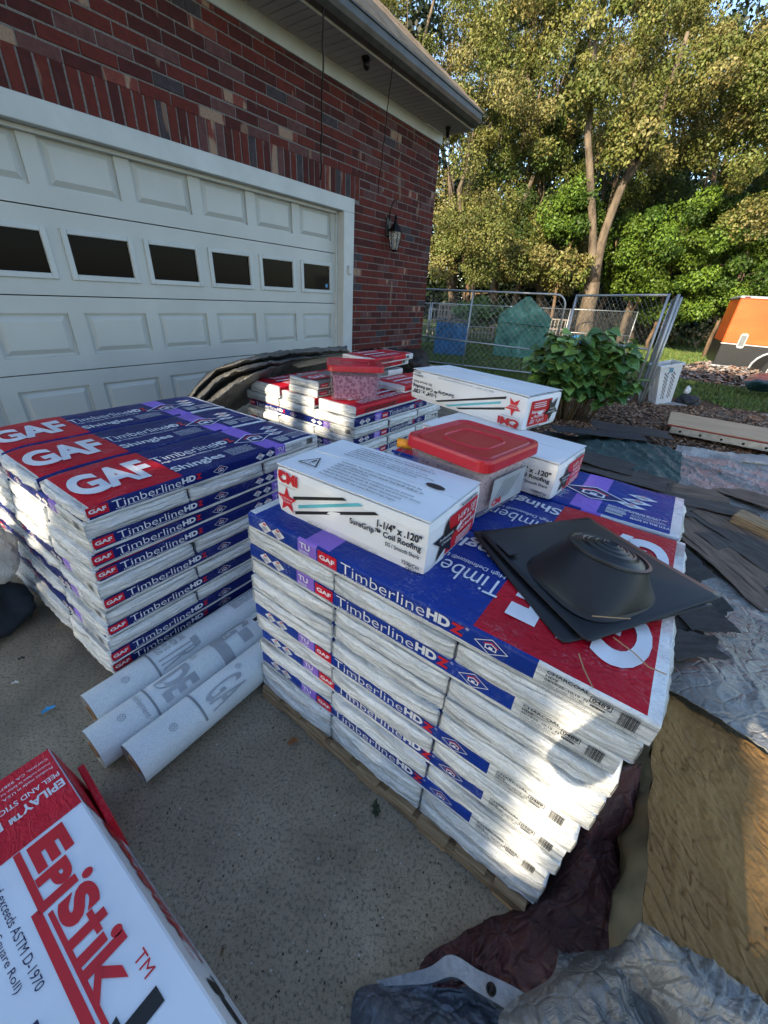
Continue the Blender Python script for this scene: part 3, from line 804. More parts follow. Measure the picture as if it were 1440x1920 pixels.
def starter(s, n_, z, rot, L, Wd, t, kind, lab, tilt=0):
    global BL_, BW_
    b0, b1 = BL_, BW_; BL_, BW_ = 1.0, Wd
    me = bundle_body(t * .985, 8 if kind == 'progrey' else 9, pal_custom[kind], .0)
    BL_, BW_ = b0, b1
    for v in me.vertices: v.co.x *= L
    o = obj('starter_bundle', me); p = Fv + Fe * s + Fn * n_
    o.location = (p.x, p.y, z); o.rotation_euler = (0, 0, math.atan2(Fe.y, Fe.x) + rot + tilt)
    tag(o, lab, 'shingles', 'starter and ridge bundles on the far stack')
    D = Decal()
    if kind == 'progrey':
        D.rect(.02, .20, .06, .19, 'red'); D.text('GAF', .04, .18, .09, .15, bold=.04, lay=2); D.text('Pro-Start', .24, .58, .07, .13, bold=.0); D.lines(.24, .6, .03, .05, 1, 'ink_white')
        obj('top_print', D.mesh('top_print', lambda x, y, l: (x, y, t * .985 + .005 + l)), o)
        D = Decal(); D.rect(.02, .085, .014, t - .012, 'red'); D.text('GAF', .026, .08, .02, t - .02, bold=.04); D.text('Pro-Start', .10, .42, .016, t - .012, bold=.0)
        obj('side_print', D.mesh('side_print', lambda x, y, l: (x, -.0015 - l, y)), o)
    else:
        D.rect(.1, .6, Wd * .42, Wd * .5, 'ink_white'); D.text('Seal-A-Ridge', .12, .6, Wd * .6, Wd * .85, bold=.01); D.lines(.1, .8, Wd * .1, Wd * .3, 3, 'ink_white', fill=.4)
        obj('top_print', D.mesh('top_print', lambda x, y, l: (x * L, y, t * .985 + .005 + l)), o)
        D = Decal(); D.lines(.1 * L, .5 * L, t * .35, t * .75, 2, 'ink_black', fill=.6); D.bars(.8 * L, .88 * L, t * .3, t * .75)
        obj('side_print', D.mesh('side_print', lambda x, y, l: (x, -.0015 - l, y)), o)
    return o
starter(.015, .02, .6925, 0, .90, .30, .066, 'starter', 'red topped ridge shingle bundle carrying the far red lidded tub')
starter(.00, .345, .6925, 0, .96, .30, .060, 'starter', 'cream ended red bundle lying under the two grey starter bundles')
starter(.02, .335, .754, 0, .92, .26, .046, 'progrey', 'grey starter strip bundle, lower one of the two beside the tub')
starter(.03, .335, .801, 0, .92, .26, .046, 'progrey', 'grey starter strip bundle, upper one of the two beside the tub')
starter(.00, .67, .6925, 0, .96, .30, .075, 'starter', 'cream ended red bundle at the back left of the far stack')
starter(.55, .04, .760, 0, .50, .28, .050, 'starter', 'short red ridge bundle lying behind the far tub')
starter(.62, .36, .760 + .09, .1, .52, .30, .045, 'starter', 'lower red bundle behind the far tub near the dark tarp')
starter(.60, .34, .760 + .136, .04, .52, .30, .045, 'starter', 'uppermost red bundle behind the far tub near the dark tarp')
# filler bundle behind c2
# ============================================================ cartons
def card(name, c, soft=.1):
    t = NT(name); v = t.co('Object'); n = t.noise(v, 5, 4, .6)
    t.color(t.ramp(n, [(.3, tuple(x * .9 for x in c)), (.7, c)])); t.set(.5, 0, .35)
    t.bump(t.noise(t.co('Object', (1, 60, 60)), 2, 2), .04, .002); t.bump(n, .15, .006); t.bump(t.noise(v, 45, 3, .5, 1.), .12, .002); return t.m
m_card = card('white_carton', (.82, .84, .86)); m_kraft = simple('kraft_edge', (.36, .24, .13), .8, bump=.1)
def carton_body(L, Wd, H, seed, sub=14):
    """box with soft rounded edges and a little bulge"""
    V = []; Fc = []; idx = {}
    nx, ny, nz = sub, max(6, sub * 2 // 3), 6
    def vid(i, j, k):
        key = (i, j, k)
        if key not in idx:
            x, y, z = i / nx, j / ny, k / nz
            rr = .006
            px, py, pz = x * L, y * Wd, z * H
            q = Vector((px * 7 + seed, py * 7, pz * 7))
            bx = .004 * math.sin(math.pi * y) * math.sin(math.pi * z); by = .004 * math.sin(math.pi * x) * math.sin(math.pi * z); bz = .004 * math.sin(math.pi * x) * math.sin(math.pi * y)
            if i == 0: px -= bx
            if i == nx: px += bx
            if j == 0: py -= by
            if j == ny: py += by
            if k == nz: pz += bz
            c = [i in (0, nx), j in (0, ny), k in (0, nz)]
            if sum(c) >= 2:
                s = .0035 if sum(c) == 2 else .006
                if c[0]: px += s if i == 0 else -s
                if c[1]: py += s if j == 0 else -s
                if c[2]: pz += s if k == 0 else -s
            w = noise.noise(q) * .0012; 
            idx[key] = len(V); V.append((px + w, py + w, max(pz + w * (k > 0), 0)))
        return idx[key]
    def face(a, b, c, d): Fc.append([a, b, c, d])
    for i in range(nx):
        for j in range(ny):
            face(vid(i, j, nz), vid(i + 1, j, nz), vid(i + 1, j + 1, nz), vid(i, j + 1, nz)); face(vid(i, j, 0), vid(i, j + 1, 0), vid(i + 1, j + 1, 0), vid(i + 1, j, 0))
        for k in range(nz):
            face(vid(i, 0, k), vid(i + 1, 0, k), vid(i + 1, 0, k + 1), vid(i, 0, k + 1)); face(vid(i, ny, k), vid(i, ny, k + 1), vid(i + 1, ny, k + 1), vid(i + 1, ny, k))
    for j in range(ny):
        for k in range(nz):
            face(vid(0, j, k), vid(0, j, k + 1), vid(0, j + 1, k + 1), vid(0, j + 1, k)); face(vid(nx, j, k), vid(nx, j + 1, k), vid(nx, j + 1, k + 1), vid(nx, j, k + 1))
    return mesh('carton_body', V, Fc, [m_card], smooth=False)
def cmi_front(L, H):
    D = Decal(); a, b = L / .47, H / .13
    def X(x): return x * a
    def Y(y): return y * b
    def Y2(y): return y * H / .142
    D.disc(X(.022), Y2(.125), .009, 'ink_red', 1); D.text('CMi', X(.013), X(.086), Y2(.100), Y2(.133), 'ink_red', bold=.05)
    D.lines(X(.013), X(.086), Y2(.092), Y2(.095), 1, 'ink_grey')
    D.star(X(.042), Y2(.050), Y2(.041), 'ink_red', 1, sx=.95); D.text("Professionals", X(.020), X(.064), Y2(.052), Y2(.058), lay=2); D.text("Choice", X(.03), X(.054), Y2(.042), Y2(.049), lay=2)
    for x0, y0, x1, y1, ink in ((.068, .066, .237, .122, 'ink_black'), (.085, .046, .284, .124, 'ink_teal'), (.071, .022, .331, .118, 'ink_black')):
        D.poly([(X(x0), Y2(y0 - .005)), (X(x1 + .012), Y2(y1)), (X(x1), Y2(y1 + .004)), (X(x0), Y2(y0 + .005))], ink)
    D.text('1-1/4" x .120"', X(.340), X(.456), Y2(.088), Y2(.108), 'ink_black', bold=.03); D.text('SureGrip™ Coil Roofing', X(.262), X(.457), Y2(.063), Y2(.084), 'ink_black', bold=.024)
    D.text('EG / Smooth Shank', X(.366), X(.456), Y2(.047), Y2(.058), 'ink_black', bold=.014)
    D.text('7200/Ctn', X(.411), X(.457), Y2(.018), Y2(.028), 'ink_black', bold=.014); D.text('CRC114', X(.423), X(.457), Y2(.004), Y2(.014), 'ink_black', bold=.014)
    D.text('800-247-6637 • www.continentalmaterials.com', X(.117), X(.343), Y2(.008), Y2(.016), 'ink_grey')
    return D
def cmi_end(Wd, H):
    D = Decal(); a, b = Wd / .26, H / .13
    D.rect(.085 * a, .235 * a, .018 * b, .112 * b, 'ink_red', 1); D.star(.075 * a, .062 * b, .052 * b, 'ink_black', 2, sx=1.1)
    D.text("Professionals", .045 * a, .105 * a, .068 * b, .076 * b, lay=3); D.text("Choice", .055 * a, .095 * a, .056 * b, .064 * b, lay=3)
    D.text('1-1/4" x .120"', .125 * a, .225 * a, .088 * b, .104 * b, bold=.02); D.text('SureGrip™', .135 * a, .22 * a, .070 * b, .084 * b, bold=.02); D.text('Coil Roofing', .13 * a, .225 * a, .053 * b, .067 * b, bold=.02)
    D.lines(.13 * a, .225 * a, .026 * b, .048 * b, 3, 'ink_white'); D.lines(.14 * a, .24 * a, .117 * b, .122 * b, 1, 'ink_black', fill=.8)
    return D
def warn_top(L, Wd):
    D = Decal(); D.line([(.045, .045), (.105, .045), (.075, .095)], .004, 'ink_black'); D.rect(.072, .078, .062, .082, 'ink_black'); D.disc(.075, .055, .0025, 'ink_black')
    tx = ['WARNING: This product contains chemicals known to the', 'state of California to cause cancer and birth defects or', 'other reproductive harm.', 'ADVERTENCIA: Este producto contiene productos quimicos', 'reconocidos por el estado de California que provocan cancer,', 'defectos de nacimiento u otros danos reproductivos.', 'For more information visit www.P65warnings.ca.gov']
    for i, s_ in enumerate(tx):
        w = .26 * len(s_) / 55; D.text(s_, .135, .135 + w, .108 - i * .0145, .118 - i * .0145, 'ink_black', bold=.004)
    for i, s_ in enumerate(tx[:6]):
        w = .26 * len(s_) / 55; D.text(s_, .10, .10 + w, .232 - i * .0145, .242 - i * .0145, 'ink_black', bold=.004)
    D.disc(.40, .155, .012, 'ink_black', sx=2.2)
    return D
def carton(P, ang, z, L, Wd, H, lab, flip=False, topprint=False, tilt=(0, 0)):
    """P: front left bottom corner, front face = local y=0 side"""
    root = tag(empty('nail_carton', (P[0], P[1], z), ang), lab, 'box', 'white cartons of roofing nails')
    root.rotation_euler = (tilt[0], tilt[1], ang)
    obj('carton_body', carton_body(L, Wd, H, z * 10), root)
    bul = lambda u, v: .0052 * math.sin(math.pi * min(max(u, 0), 1)) * math.sin(math.pi * min(max(v, 0), 1))
    if flip:
        f = lambda x, y, l: (L - x, -.0016 - bul(x / L, y / H) - l, H - y); g = lambda x, y, l: (L + .0016 + bul(x / Wd, y / H) + l, Wd - x, H - y)
    else:
        f = lambda x, y, l: (x, -.0016 - bul(x / L, y / H) - l, y); g = lambda x, y, l: (L + .0016 + bul(x / Wd, y / H) + l, x, y)
    obj('front_print', cmi_front(L, H).mesh('front_print', f), root); obj('end_print', cmi_end(Wd, H).mesh('end_print', g), root)
    fl = MB()
    for (y0, y1) in ((.004, Wd / 2 - .0012), (Wd / 2 + .0012, Wd - .004)):
        n = 12; V = []
        for i in range(n + 1):
            x = .003 + (L - .006) * i / n
            for q, y in enumerate((y0, (y0 + y1) / 2, y1)):
                inner = (abs(y - Wd / 2) < .01)
                lift = (.0015 + .002 * noise.noise(Vector((x * 9, y0 * 50, z)))) if inner else 0
                for dz_ in (.0005, .0035): V.append((x, y, H + bul(x / L, y / Wd) + dz_ + max(lift, 0)))
        Fc = []
        for i in range(n):
            for q in range(2):
                a = i * 6 + q * 2; Fc.append([a + 1, a + 7, a + 9, a + 3])
            Fc.append([i * 6, i * 6 + 6, i * 6 + 7, i * 6 + 1]); Fc.append([i * 6 + 4, i * 6 + 5, i * 6 + 11, i * 6 + 10])
        fl.add(V, Fc)
    fl.build('flap', m_card, root)
    if topprint: obj('top_print', warn_top(L, Wd).mesh('top_print', lambda x, y, l: (x, y, H + .0068 + bul(x / L, y / Wd) + l)), root)
    return root
carton((-.298, .972), math.radians(-33.4), .800, .475, .275, .142, 'white nail carton in front with warning text on top, red star at left', topprint=True)
carton((.118, 1.48), math.radians(-40), .804, .53, .265, .125, 'lower white nail carton under the upside down one behind the red lidded tub')
carton((.085, 1.895), math.radians(-47.5), .932, .60, .25, .128, 'upper white nail carton lying upside down on another carton', flip=True)

# ============================================================ tubs
def rrect(hx, hy, r, n=5):
    P = []
    for cx, cy, a0 in ((hx - r, hy - r, 0), (-hx + r, hy - r, 90), (-hx + r, -hy + r, 180), (hx - r, -hy + r, 270)):
        for k in range(n + 1):
            a = math.radians(a0 + 90 * k / n); P.append((cx + r * math.cos(a), cy + r * math.sin(a)))
    return P
def loft(rings, caps=(True, True)):
    V = []; Fc = []; n = len(rings[0])
    for R in rings: V += R
    for i in range(len(rings) - 1):
        for k in range(n): Fc.append([i * n + k, i * n + (k + 1) % n, (i + 1) * n + (k + 1) % n, (i + 1) * n + k])
    if caps[0]: Fc.append(list(range(n))[::-1])
    if caps[1]: Fc.append([(len(rings) - 1) * n + k for k in range(n)])
    return V, Fc
m_lid = NT('red_plastic_lid'); v = m_lid.co(); nn = m_lid.noise(v, 30, 4, .7)
m_lid.color(m_lid.mix(m_lid.ramp(nn, [(.5, 0), (.75, .35)]), (.52, .008, .022), (.55, .09, .11))); m_lid.set(.3, 0, .5); m_lid.bump(nn, .1, .002); m_lid = m_lid.m
def trans(name, c, a):
    t = NT(name); t.color(c); t.set(.35, 0, .4); t.b.inputs['Alpha'].default_value = a; t.bump(t.noise(t.co(), 18, 3), .2, .004); return t.m
m_tub = trans('translucent_tub', (.85, .80, .84), .26); m_tub2 = trans('translucent_tub_far', (.66, .50, .62), .22)
m_nails = NT('nails_in_tub'); v = m_nails.co(); a_ = m_nails.vor(v, 70); m_nails.color(m_nails.ramp(a_, [(.1, (.30, .18, .20)), (.5, (.62, .44, .44))])); m_nails.set(.8); m_nails = m_nails.m
m_caps = NT('purple_caps_in_tub'); v = m_caps.co(); a_ = m_caps.vor(v, 55); m_caps.color(m_caps.ramp(a_, [(.1, (.11, .02, .06)), (.4, (.30, .08, .18)), (.7, (.45, .22, .32))])); m_caps.set(.7); m_caps.bump(a_, .8, .01); m_caps = m_caps.m
def tub(P, z, ang, hx, hy, H, lab, fill, shell, handle=True):
    root = tag(empty('plastic_tub', (P[0], P[1], z), ang), lab, 'tub', 'square tubs with red lids')
    R = []
    for zz, s, q in ((0, .90, .03), (.006, .93, .03), (H * .72, .975, .03), (H * .74, .99, .03), (H - .03, .985, .03)):
        R.append([(x * s, y * s, zz) for x, y in rrect(hx * .93, hy * .93, q)])
    V, Fc = loft(R, (True, False)); obj('tub_shell', mesh('tub_shell', V, Fc, [shell], smooth=True), root)
    R = [[(x * s, y * s, zz) for x, y in rrect(hx * .93, hy * .93, .03)] for zz, s in ((.008, .82), (H * .70, .88))]
    V, Fc = loft(R); obj('contents', mesh('contents', V, Fc, [fill]), root)
    R = []
    for zz, s in ((H - .034, 1.0), (H - .032, 1.012), (H - .008, 1.0), (H - .001, .985), (H, .96), (H - .0005, .93), (H - .005, .90), (H - .005, .86), (H - .001, .84), (H - .001, .81), (H - .0035, .79)):
        R.append([(x * s, y * s, zz) for x, y in rrect(hx, hy, .035)])
    for zz, s in ((H - .0035, .56), (H - .0005, .54), (H - .0005, .52), (H - .0045, .50), (H - .0045, .25)):
        R.append([(x * s, y * s * .9, zz) for x, y in rrect(hx, hy, .085)])
    V, Fc = loft(R, (False, True)); obj('lid', mesh('lid', V, Fc, [m_lid], smooth=False), root)
    D = Decal(); D.rect(-hx * .45, hx * .5, H * .15, H * .68, 'ink_white', 1); D.disc(-hx * .25, H * .58, H * .05, 'ink_red', 2); D.text('CMi', -hx * .38, -hx * .02, H * .54, H * .63, 'ink_red', bold=.06, lay=3); D.star(hx * .28, H * .52, H * .08, 'ink_red', 2)
    D.line([(0, H * .62), (hx * .4, H * .45)], .003, 'ink_black', 2, False); D.lines(-hx * .2, hx * .3, H * .2, H * .4, 5, 'ink_black', seed=4)
    return root, D
# near tub
c_ = (Vector((.061, 1.147)) + Vector((.271, .946)) + Vector((.424, 1.158)) + Vector((.174, 1.386))) / 4
rt, D = tub((c_.x + .022, c_.y + .0), .808, math.radians(-44), .148, .150, .185, 'plastic tub with red lid between the nail cartons on the right stack', m_nails, m_tub)
# side label on the tub's right face
D2 = Decal(); D2.rect(-.09, .09, .03, .12, 'ink_faint', 1)
for k in range(7): D2.line([(-.07 + k * .012, .05), (-.03 + k * .014, .105)], .002, 'ink_black', 2, False)
D2.text('CMi', -.08, -.03, .035, .055, 'ink_red', bold=.05)
obj('label', D2.mesh('label', lambda x, y, l: (.142 + l, x, y)), rt)
b = MB(); b.tube([(-.145, -.10, .142), (-.150, -.165, .12), (-.06, -.172, .075), (.05, -.172, .06), (.12, -.16, .075)], .0022, 6); b.build('wire_handle', simple('wire_grey', (.3, .3, .32), .35, .8, bump=0), rt, True)
b = MB(); b.tube([(-.10, -.16, .135), (-.165, -.135, .145)] if False else [(-.145, -.11, .140), (-.185, -.135, .142)], [.017, .015], 14); b.build('yellow_grip', simple('orange_plastic', (.75, .30, .02), .4, bump=0), rt, True)
# far tub
far_z = .760
rt2, D = tub((-.245 + .0, 2.60), far_z, math.radians(10), .17, .155, .205, 'red lidded tub of purple caps standing on the far stack', m_caps, m_tub2)
obj('label', D.mesh('label', lambda x, y, l: (-.145 - l * 2, -x * .8, y)), rt2)

# ============================================================ pipe flashings
m_rub = NT('black_rubber'); v = m_rub.co(); nn = m_rub.noise(v, 5, 4, .6)
m_rub.color(m_rub.ramp(nn, [(.3, (.0065, .0075, .010)), (.7, (.011, .0125, .016))])); m_rub.set(.42, 0, .45); m_rub.bump(m_rub.noise(v, 220, 2), .12, .001); m_rub = m_rub.m
def flashing(C, z, ang, hs, lab, cone=True, warp=0):
    root = tag(empty('pipe_flashing', (C[0], C[1], z), ang), lab, 'roof flashing', 'black pipe flashings')
    V = []; Fc = []; N = 48
    n = 24
    def fl(x, y):
        d = (max(abs(x), abs(y)) / hs); return .004 + .010 * max(0, 1 - d) + warp * ((x - y) / hs) ** 2 * .5 + .004 * math.sin(x * 9 + 1) 
    for top in (1, 0):
        for j in range(n + 1):
            for i in range(n + 1):
                x = -hs + 2 * hs * i / n; y = -hs + 2 * hs * j / n
                # rounded corners
                if abs(x) > hs * .93 and abs(y) > hs * .93: x *= .985; y *= .985
                V.append((x, y, fl(x, y) + (0 if top else -.0035)))
    m_ = (n + 1) ** 2
    for j in range(n):
        for i in range(n):
            a = j * (n + 1) + i; Fc.append([a, a + 1, a + n + 2, a + n + 1]); Fc.append([m_ + a, m_ + a + n + 1, m_ + a + n + 2, m_ + a + 1])
    for i in range(n):
        for a, b in ((i, i + 1), (m_ - n - 1 + i + 1 - 0, m_ - n - 1 + i)):
            Fc.append([a, m_ + a, m_ + b, b])
        a, b = i * (n + 1), (i + 1) * (n + 1); Fc.append([a, b, m_ + b, m_ + a]); a += n; b += n; Fc.append([a, m_ + a, m_ + b, b])
    obj('base_plate', mesh('base_plate', V, Fc, [m_rub], smooth=True), root)
    if cone:
        rings = []
        bc = Vector((-.050, -.050)); tc = Vector((-.018, -.045)); tilt = math.radians(13); K = 48
        td = Vector((math.cos(math.radians(10)), math.sin(math.radians(10))))   # downhill direction of the tilted top
        def ring(f, rad_b=.112, rad_t=.083, hz=.074):
            out = []
            for k in range(K):
                a = 2 * math.pi * k / K; ca, sa = math.cos(a), math.sin(a)
                sq = 1 / max(.001, (abs(ca) ** 3.4 + abs(sa) ** 3.4) ** (1 / 3.4)); sq = 1 + (sq - 1) * (1 - f)
                g = f ** 1.25
                bx, by = bc.x + ca * rad_b * sq, bc.y + sa * rad_b * sq
                tx, ty = tc.x + ca * rad_t, tc.y + sa * rad_t
                tz = hz - math.tan(tilt) * ((tx - tc.x) * td.x + (ty - tc.y) * td.y)
                out.append((bx + (tx - bx) * g, by + (ty - by) * g, .012 + (tz - .012) * (f ** 1.0)))
            return out
        rings = [ring(f) for f in (0, .04, .12, .3, .5, .7, .85, .95, 1.0)]
        first = [(x + (x - bc.x) * .05, y + (y - bc.y) * .05, .007) for x, y, z_ in rings[0]]
        def top(rad, up):
            out = []
            nrm = Vector((td.x * math.sin(tilt), td.y * math.sin(tilt), math.cos(tilt)))
            for k in range(K):
                a = 2 * math.pi * k / K; x, y = tc.x + math.cos(a) * rad, tc.y + math.sin(a) * rad
                z_ = .074 - math.tan(tilt) * ((x - tc.x) * td.x + (y - tc.y) * td.y)
                out.append((x + nrm.x * up, y + nrm.y * up, z_ + nrm.z * up))
            return out
        rings = [first] + rings
        V, Fc = loft(rings, (False, False)); obj('cone', mesh('cone', V, Fc, [m_rub], smooth=True), root)
        tr = [top(.083, 0), top(.087, .002), top(.086, .006), top(.079, .007), top(.076, .002), top(.060, .010), top(.058, .013)]
        rad = .054; up = .011
        while rad > .015: tr += [top(rad, up), top(rad - .002, up + .003), top(rad - .006, up + .004), top(rad - .008, up + .002)]; rad -= .0150; up += .0040
        tr += [top(.012, up + .002), top(.009, up - .002)]
        V, Fc = loft(tr, (False, True)); obj('collar_rings', mesh('collar_rings', V, Fc, [m_rub], smooth=False), root)
        b = MB(); b.box((-.178, .07, .0165), (-.15, .13, .0185), bev=.0008); b.build('embossed_patch', m_rub, root)
    return root
fc = (Vector((.272, .896)) + Vector((.612, 1.027)) + Vector((.703, .673)) + Vector((.358, .525))) / 4
flashing((fc.x + .006, fc.y - .004), .818, math.radians(22), .186, 'black square pipe flashing with ringed cone, the top one', True, .007)
flashing((fc.x - .018, fc.y - .008), .806, math.radians(18), .186, 'black square pipe flashing lying under the coned one', False, .009)

# ============================================================ underlayment rolls
m_feltN = NT('pale_grey_underlayment'); v = m_feltN.co(); f_ = m_feltN.noise(m_feltN.co('Object', (1, 1, 1)), 220, 3, .8); g2 = m_feltN.noise(v, 6, 4)
m_feltN.color(m_feltN.mix(m_feltN.ramp(f_, [(.4, 0), (.6, .35)]), m_feltN.ramp(g2, [(.3, (.66, .71, .72)), (.7, (.78, .83, .84))]), (.36, .40, .42))); m_feltN.set(.62, 0, .3); m_feltN.bump(f_, .25, .001); m_feltN.bump(g2, .15, .006); m_felt = m_feltN.m
def felt_end():
    t = NT('rolled_layers_end'); v = t.co('Object'); 
    sx = t.n.new('ShaderNodeSeparateXYZ'); t.l.new(v, sx.inputs[0])
    rr_ = t.math('SQRT', t.math('ADD', t.math('MULTIPLY', sx.outputs[1], sx.outputs[1]), t.math('MULTIPLY', sx.outputs[2], sx.outputs[2])))
    w = t.math('SINE', t.math('MULTIPLY', rr_, 2600.)); t.color(t.ramp(w, [(.2, (.10, .10, .10)), (.8, (.42, .44, .45))])); t.bump(w, .5, .002); t.set(.8); return t.m
m_fe = felt_end(); m_core = simple('cardboard_core', (.30, .18, .09), .8)
RR = .068
def roll(off, s0, L, lab, texts):
    c = Lv + Le * s0 - Ln * off
    root = tag(empty('underlayment_roll', (c.x, c.y, RR), math.atan2(Le.y, Le.x)), lab, 'roll', 'grey underlayment rolls lying between the stacks')
    rings = []; n = 48
    for i in range(25):
        x = L * i / 24; rings.append([(x + .0, math.cos(2 * math.pi * k / n) * (RR + .0012 * noise.noise(Vector((x * 5, k * .4, off * 30)))), math.sin(2 * math.pi * k / n) * (RR + .0012 * noise.noise(Vector((x * 5, k * .4, off * 30)))))  for k in range(n)])
    V, Fc = loft(rings, (False, False)); obj('sheet', mesh('sheet', V, Fc, [m_felt], smooth=True), root)
    ev_ = []; ef = []
    for x in (0.0, L):
        rg = []
        for rad, dx in ((RR, 0), (.058, .004), (.05, .001), (.040, .006), (.030, .003)):
            rg.append([(x + (dx if x == 0 else -dx), math.cos(2 * math.pi * k / n) * rad, math.sin(2 * math.pi * k / n) * rad) for k in range(n)])
        V, Fc = loft(rg, (False, False)); b = len(ev_); ev_ += V; ef += [[i + b for i in f] for f in Fc]
    obj('layered_end', mesh('layered_end', ev_, ef, [m_fe]), root)
    rg = [[(x, math.cos(2 * math.pi * k / n) * rad, math.sin(2 * math.pi * k / n) * rad) for k in range(n)] for x, rad in ((.003, .030), (-.002, .029), (-.002, .025), (.25, .024))]
    V, Fc = loft(rg, (False, True)); obj('core', mesh('core', V, Fc, [m_core]), root)
    D = Decal(); texts(D)
    def fn(x, a, l):   # a = arc length up from the right hand side
        t = a / RR; q = RR + .0016 + l; return (x, -math.cos(t) * q, math.sin(t) * q)
    # long decals must be bent round: subdivide by slicing polygons
    obj('printed_marks', D.mesh('printed_marks', fn), root)
    return root
def subrect(D, x0, x1, a0, a1, ink, lay=1, n=8):
    for k in range(n): D.rect(x0, x1, a0 + (a1 - a0) * k / n, a0 + (a1 - a0) * (k + 1) / n, ink, lay)
def targets(D, pts):
    for x, a in pts: D.ring(x, a, .0115, .0016, 'ink_grey', 1, n=20); D.ring(x, a, .0055, .0014, 'ink_grey', 1, n=16)
def ro1(D):
    targets(D, [(.115, .085)]); subrect(D, .205, .213, .02, .17, 'ink_grey', n=14)
    D.text('TR', .225, .38, .035, .085, 'ink_faint', bold=.02, rot=90)
    for i, s_ in enumerate(('ICC-ES', 'RR 12', 'ASTM', 'LIVE')): D.text(s_, .235 + i * .03, .255 + i * .03, .095, .135, 'ink_grey', rot=90)
    subrect(D, .52, 1.0, .075, .145, 'ink_white', 1); subrect(D, .56, .86, .125, .130, 'ink_navy', 2, 1); D.lines(.56, .88, .085, .12, 6, 'ink_grey', seed=2)
    D.text('MY', .92, .95, .12, .135, 'ink_navy', bold=.02)
def ro2(D):
    targets(D, [(.09, .09), (.36, .13)]); subrect(D, .175, .182, .02, .17, 'ink_grey', n=14); D.text('underlayment', .135, .160, .04, .15, 'ink_faint', rot=90)
    D.text('DE', .21, .33, .04, .13, 'ink_faint', bold=.04, rot=90); subrect(D, .43, .475, .02, .16, 'ink_faint', n=14); subrect(D, .53, .575, .05, .10, 'ink_faint', n=5); D.text('G', .47, .60, .105, .155, 'ink_faint', bold=.03, rot=90)
    subrect(D, .60, .96, .06, .118, 'ink_white', 1); subrect(D, .615, .71, .095, .112, 'ink_black', 2, 2); subrect(D, .80, .92, .095, .112, 'ink_black', 2, 2); D.text('ASPIRE', .72, .79, .098, .108, 'ink_navy'); D.lines(.615, .92, .065, .088, 5, 'ink_navy', seed=3)
def ro3(D):
    targets(D, [(.12, .075), (.385, .105)]); subrect(D, .205, .213, .02, .17, 'ink_grey', n=14); D.text('GA', .235, .375, .03, .095, 'ink_faint', bold=.01, rot=90)
    subrect(D, .60, .72, .02, .075, 'ink_white', 1); subrect(D, .61, .70, .045, .060, 'ink_black', 2, 2)
roll(.076, -.185, 1.2, 'grey underlayment roll touching the left pallet with a white label sheet', ro1)
roll(.214, -.235, 1.2, 'middle grey underlayment roll of the three between the stacks', ro2)
roll(.352, -.185, 1.2, 'grey underlayment roll nearest the bare concrete, right one of three', ro3)

# ============================================================ EPISTIK carton
ea = math.radians(-33.8); Pe = Vector((-.832, .576, 0)); EL, EW, EH = .98, .26, .27
root = tag(empty('membrane_carton', (Pe.x, Pe.y, 0), ea - .0), 'long white and red carton with big red lettering at lower left', 'box')
# local: x along length towards the camera, y = left edge (+y) ... right edge at y=0 -> box occupies y in [-EW,0]
m_ecard = card('blue_white_carton', (.80, .87, .95)); m_ered = wrap('red_carton_print', (.60, .016, .035), .15, .45)
b = MB(); b.box((0, -EW, 0), (EL, 0, EH), bev=.004); b.V = [v + Vector((0, .030 * (1 - v.z / EH) if v.y > -.1 else 0, 0)) for v in b.V]; bo = b.build('carton_body', m_ecard, root)
D = Decal(); INKS.append('ered'); M['ered'] = m_ered
D.rect(.004, .205, -EW + .004, -.002, 'ered', 1)
def tt(s_, x0, x1, y0, y1, ink, bold=0, rot=0, lay=2): D.text(s_, x0, x1, y0, y1, ink, bold, 0, lay, rot)
tt('EPILAY™ EPISTIK', .110, .135, -.215, -.008, 'ink_white', .03, 90); tt('PEEL AND STICK ROOFING', .085, .099, -.215, -.008, 'ink_white', .01, 90)
for i in range(3): tt(('Product made in U.S.A.', 'Product available by Epilay, Inc.', 'Corona, CA 92879')[i], .060 - i * .016, .068 - i * .016, -.11, -.012, 'ink_white', 0, 90, 2)
R_ = 'ink_red'
tt('E', .214, .283, -.110, -.045, R_, .06); tt('P', .288, .338, -.118, -.064, R_, .06); D.rect(.338, .357, -.130, -.066, R_, 2); D.disc(.357, -.050, .0095, R_, 2)
tt('S', .366, .425, -.112, -.048, R_, .06); D.rect(.438, .457, -.115, -.054, R_, 2); D.rect(.424, .471, -.079, -.069, R_, 3); D.rect(.475, .494, -.118, -.070, R_, 2); D.disc(.494, -.055, .0095, R_, 2); D.rect(.500, .519, -.118, -.047, R_, 2); D.poly([(.515, -.096), (.548, -.070), (.572, -.070), (.527, -.106)], R_, 3); D.poly([(.523, -.092), (.574, -.118), (.549, -.118), (.514, -.100)], R_, 4)
D.rect(.207, .357, -.131, -.119, R_, 1); D.rect(.345, .62, -.142, -.127, R_, 1); D.rect(.366, .60, -.122, -.114, R_, 1)
tt('TM', .555, .598, -.055, -.036, R_, .0); tt('J', .600, .648, -.118, -.047, 'ink_black', .06); tt('s', .665, .72, -.118, -.066, 'ink_black', .06)
tt('Meets and exceeds ASTM D-1970', .17, .465, -.172, -.158, 'ink_navy', .0); tt('40 lbs. (4/2 Square Roll)', .22, .44, -.196, -.182, 'ink_navy', .0); D.lines(.5, .9, -.24, -.17, 4, 'ink_navy', fill=.4)
obj('top_print', D.mesh('top_print', lambda x, y, l: (x, y, EH + .0006 + l)), root)
D = Decal(); D.rect(.003, .205, .002, EH - .002, 'ered', 1)
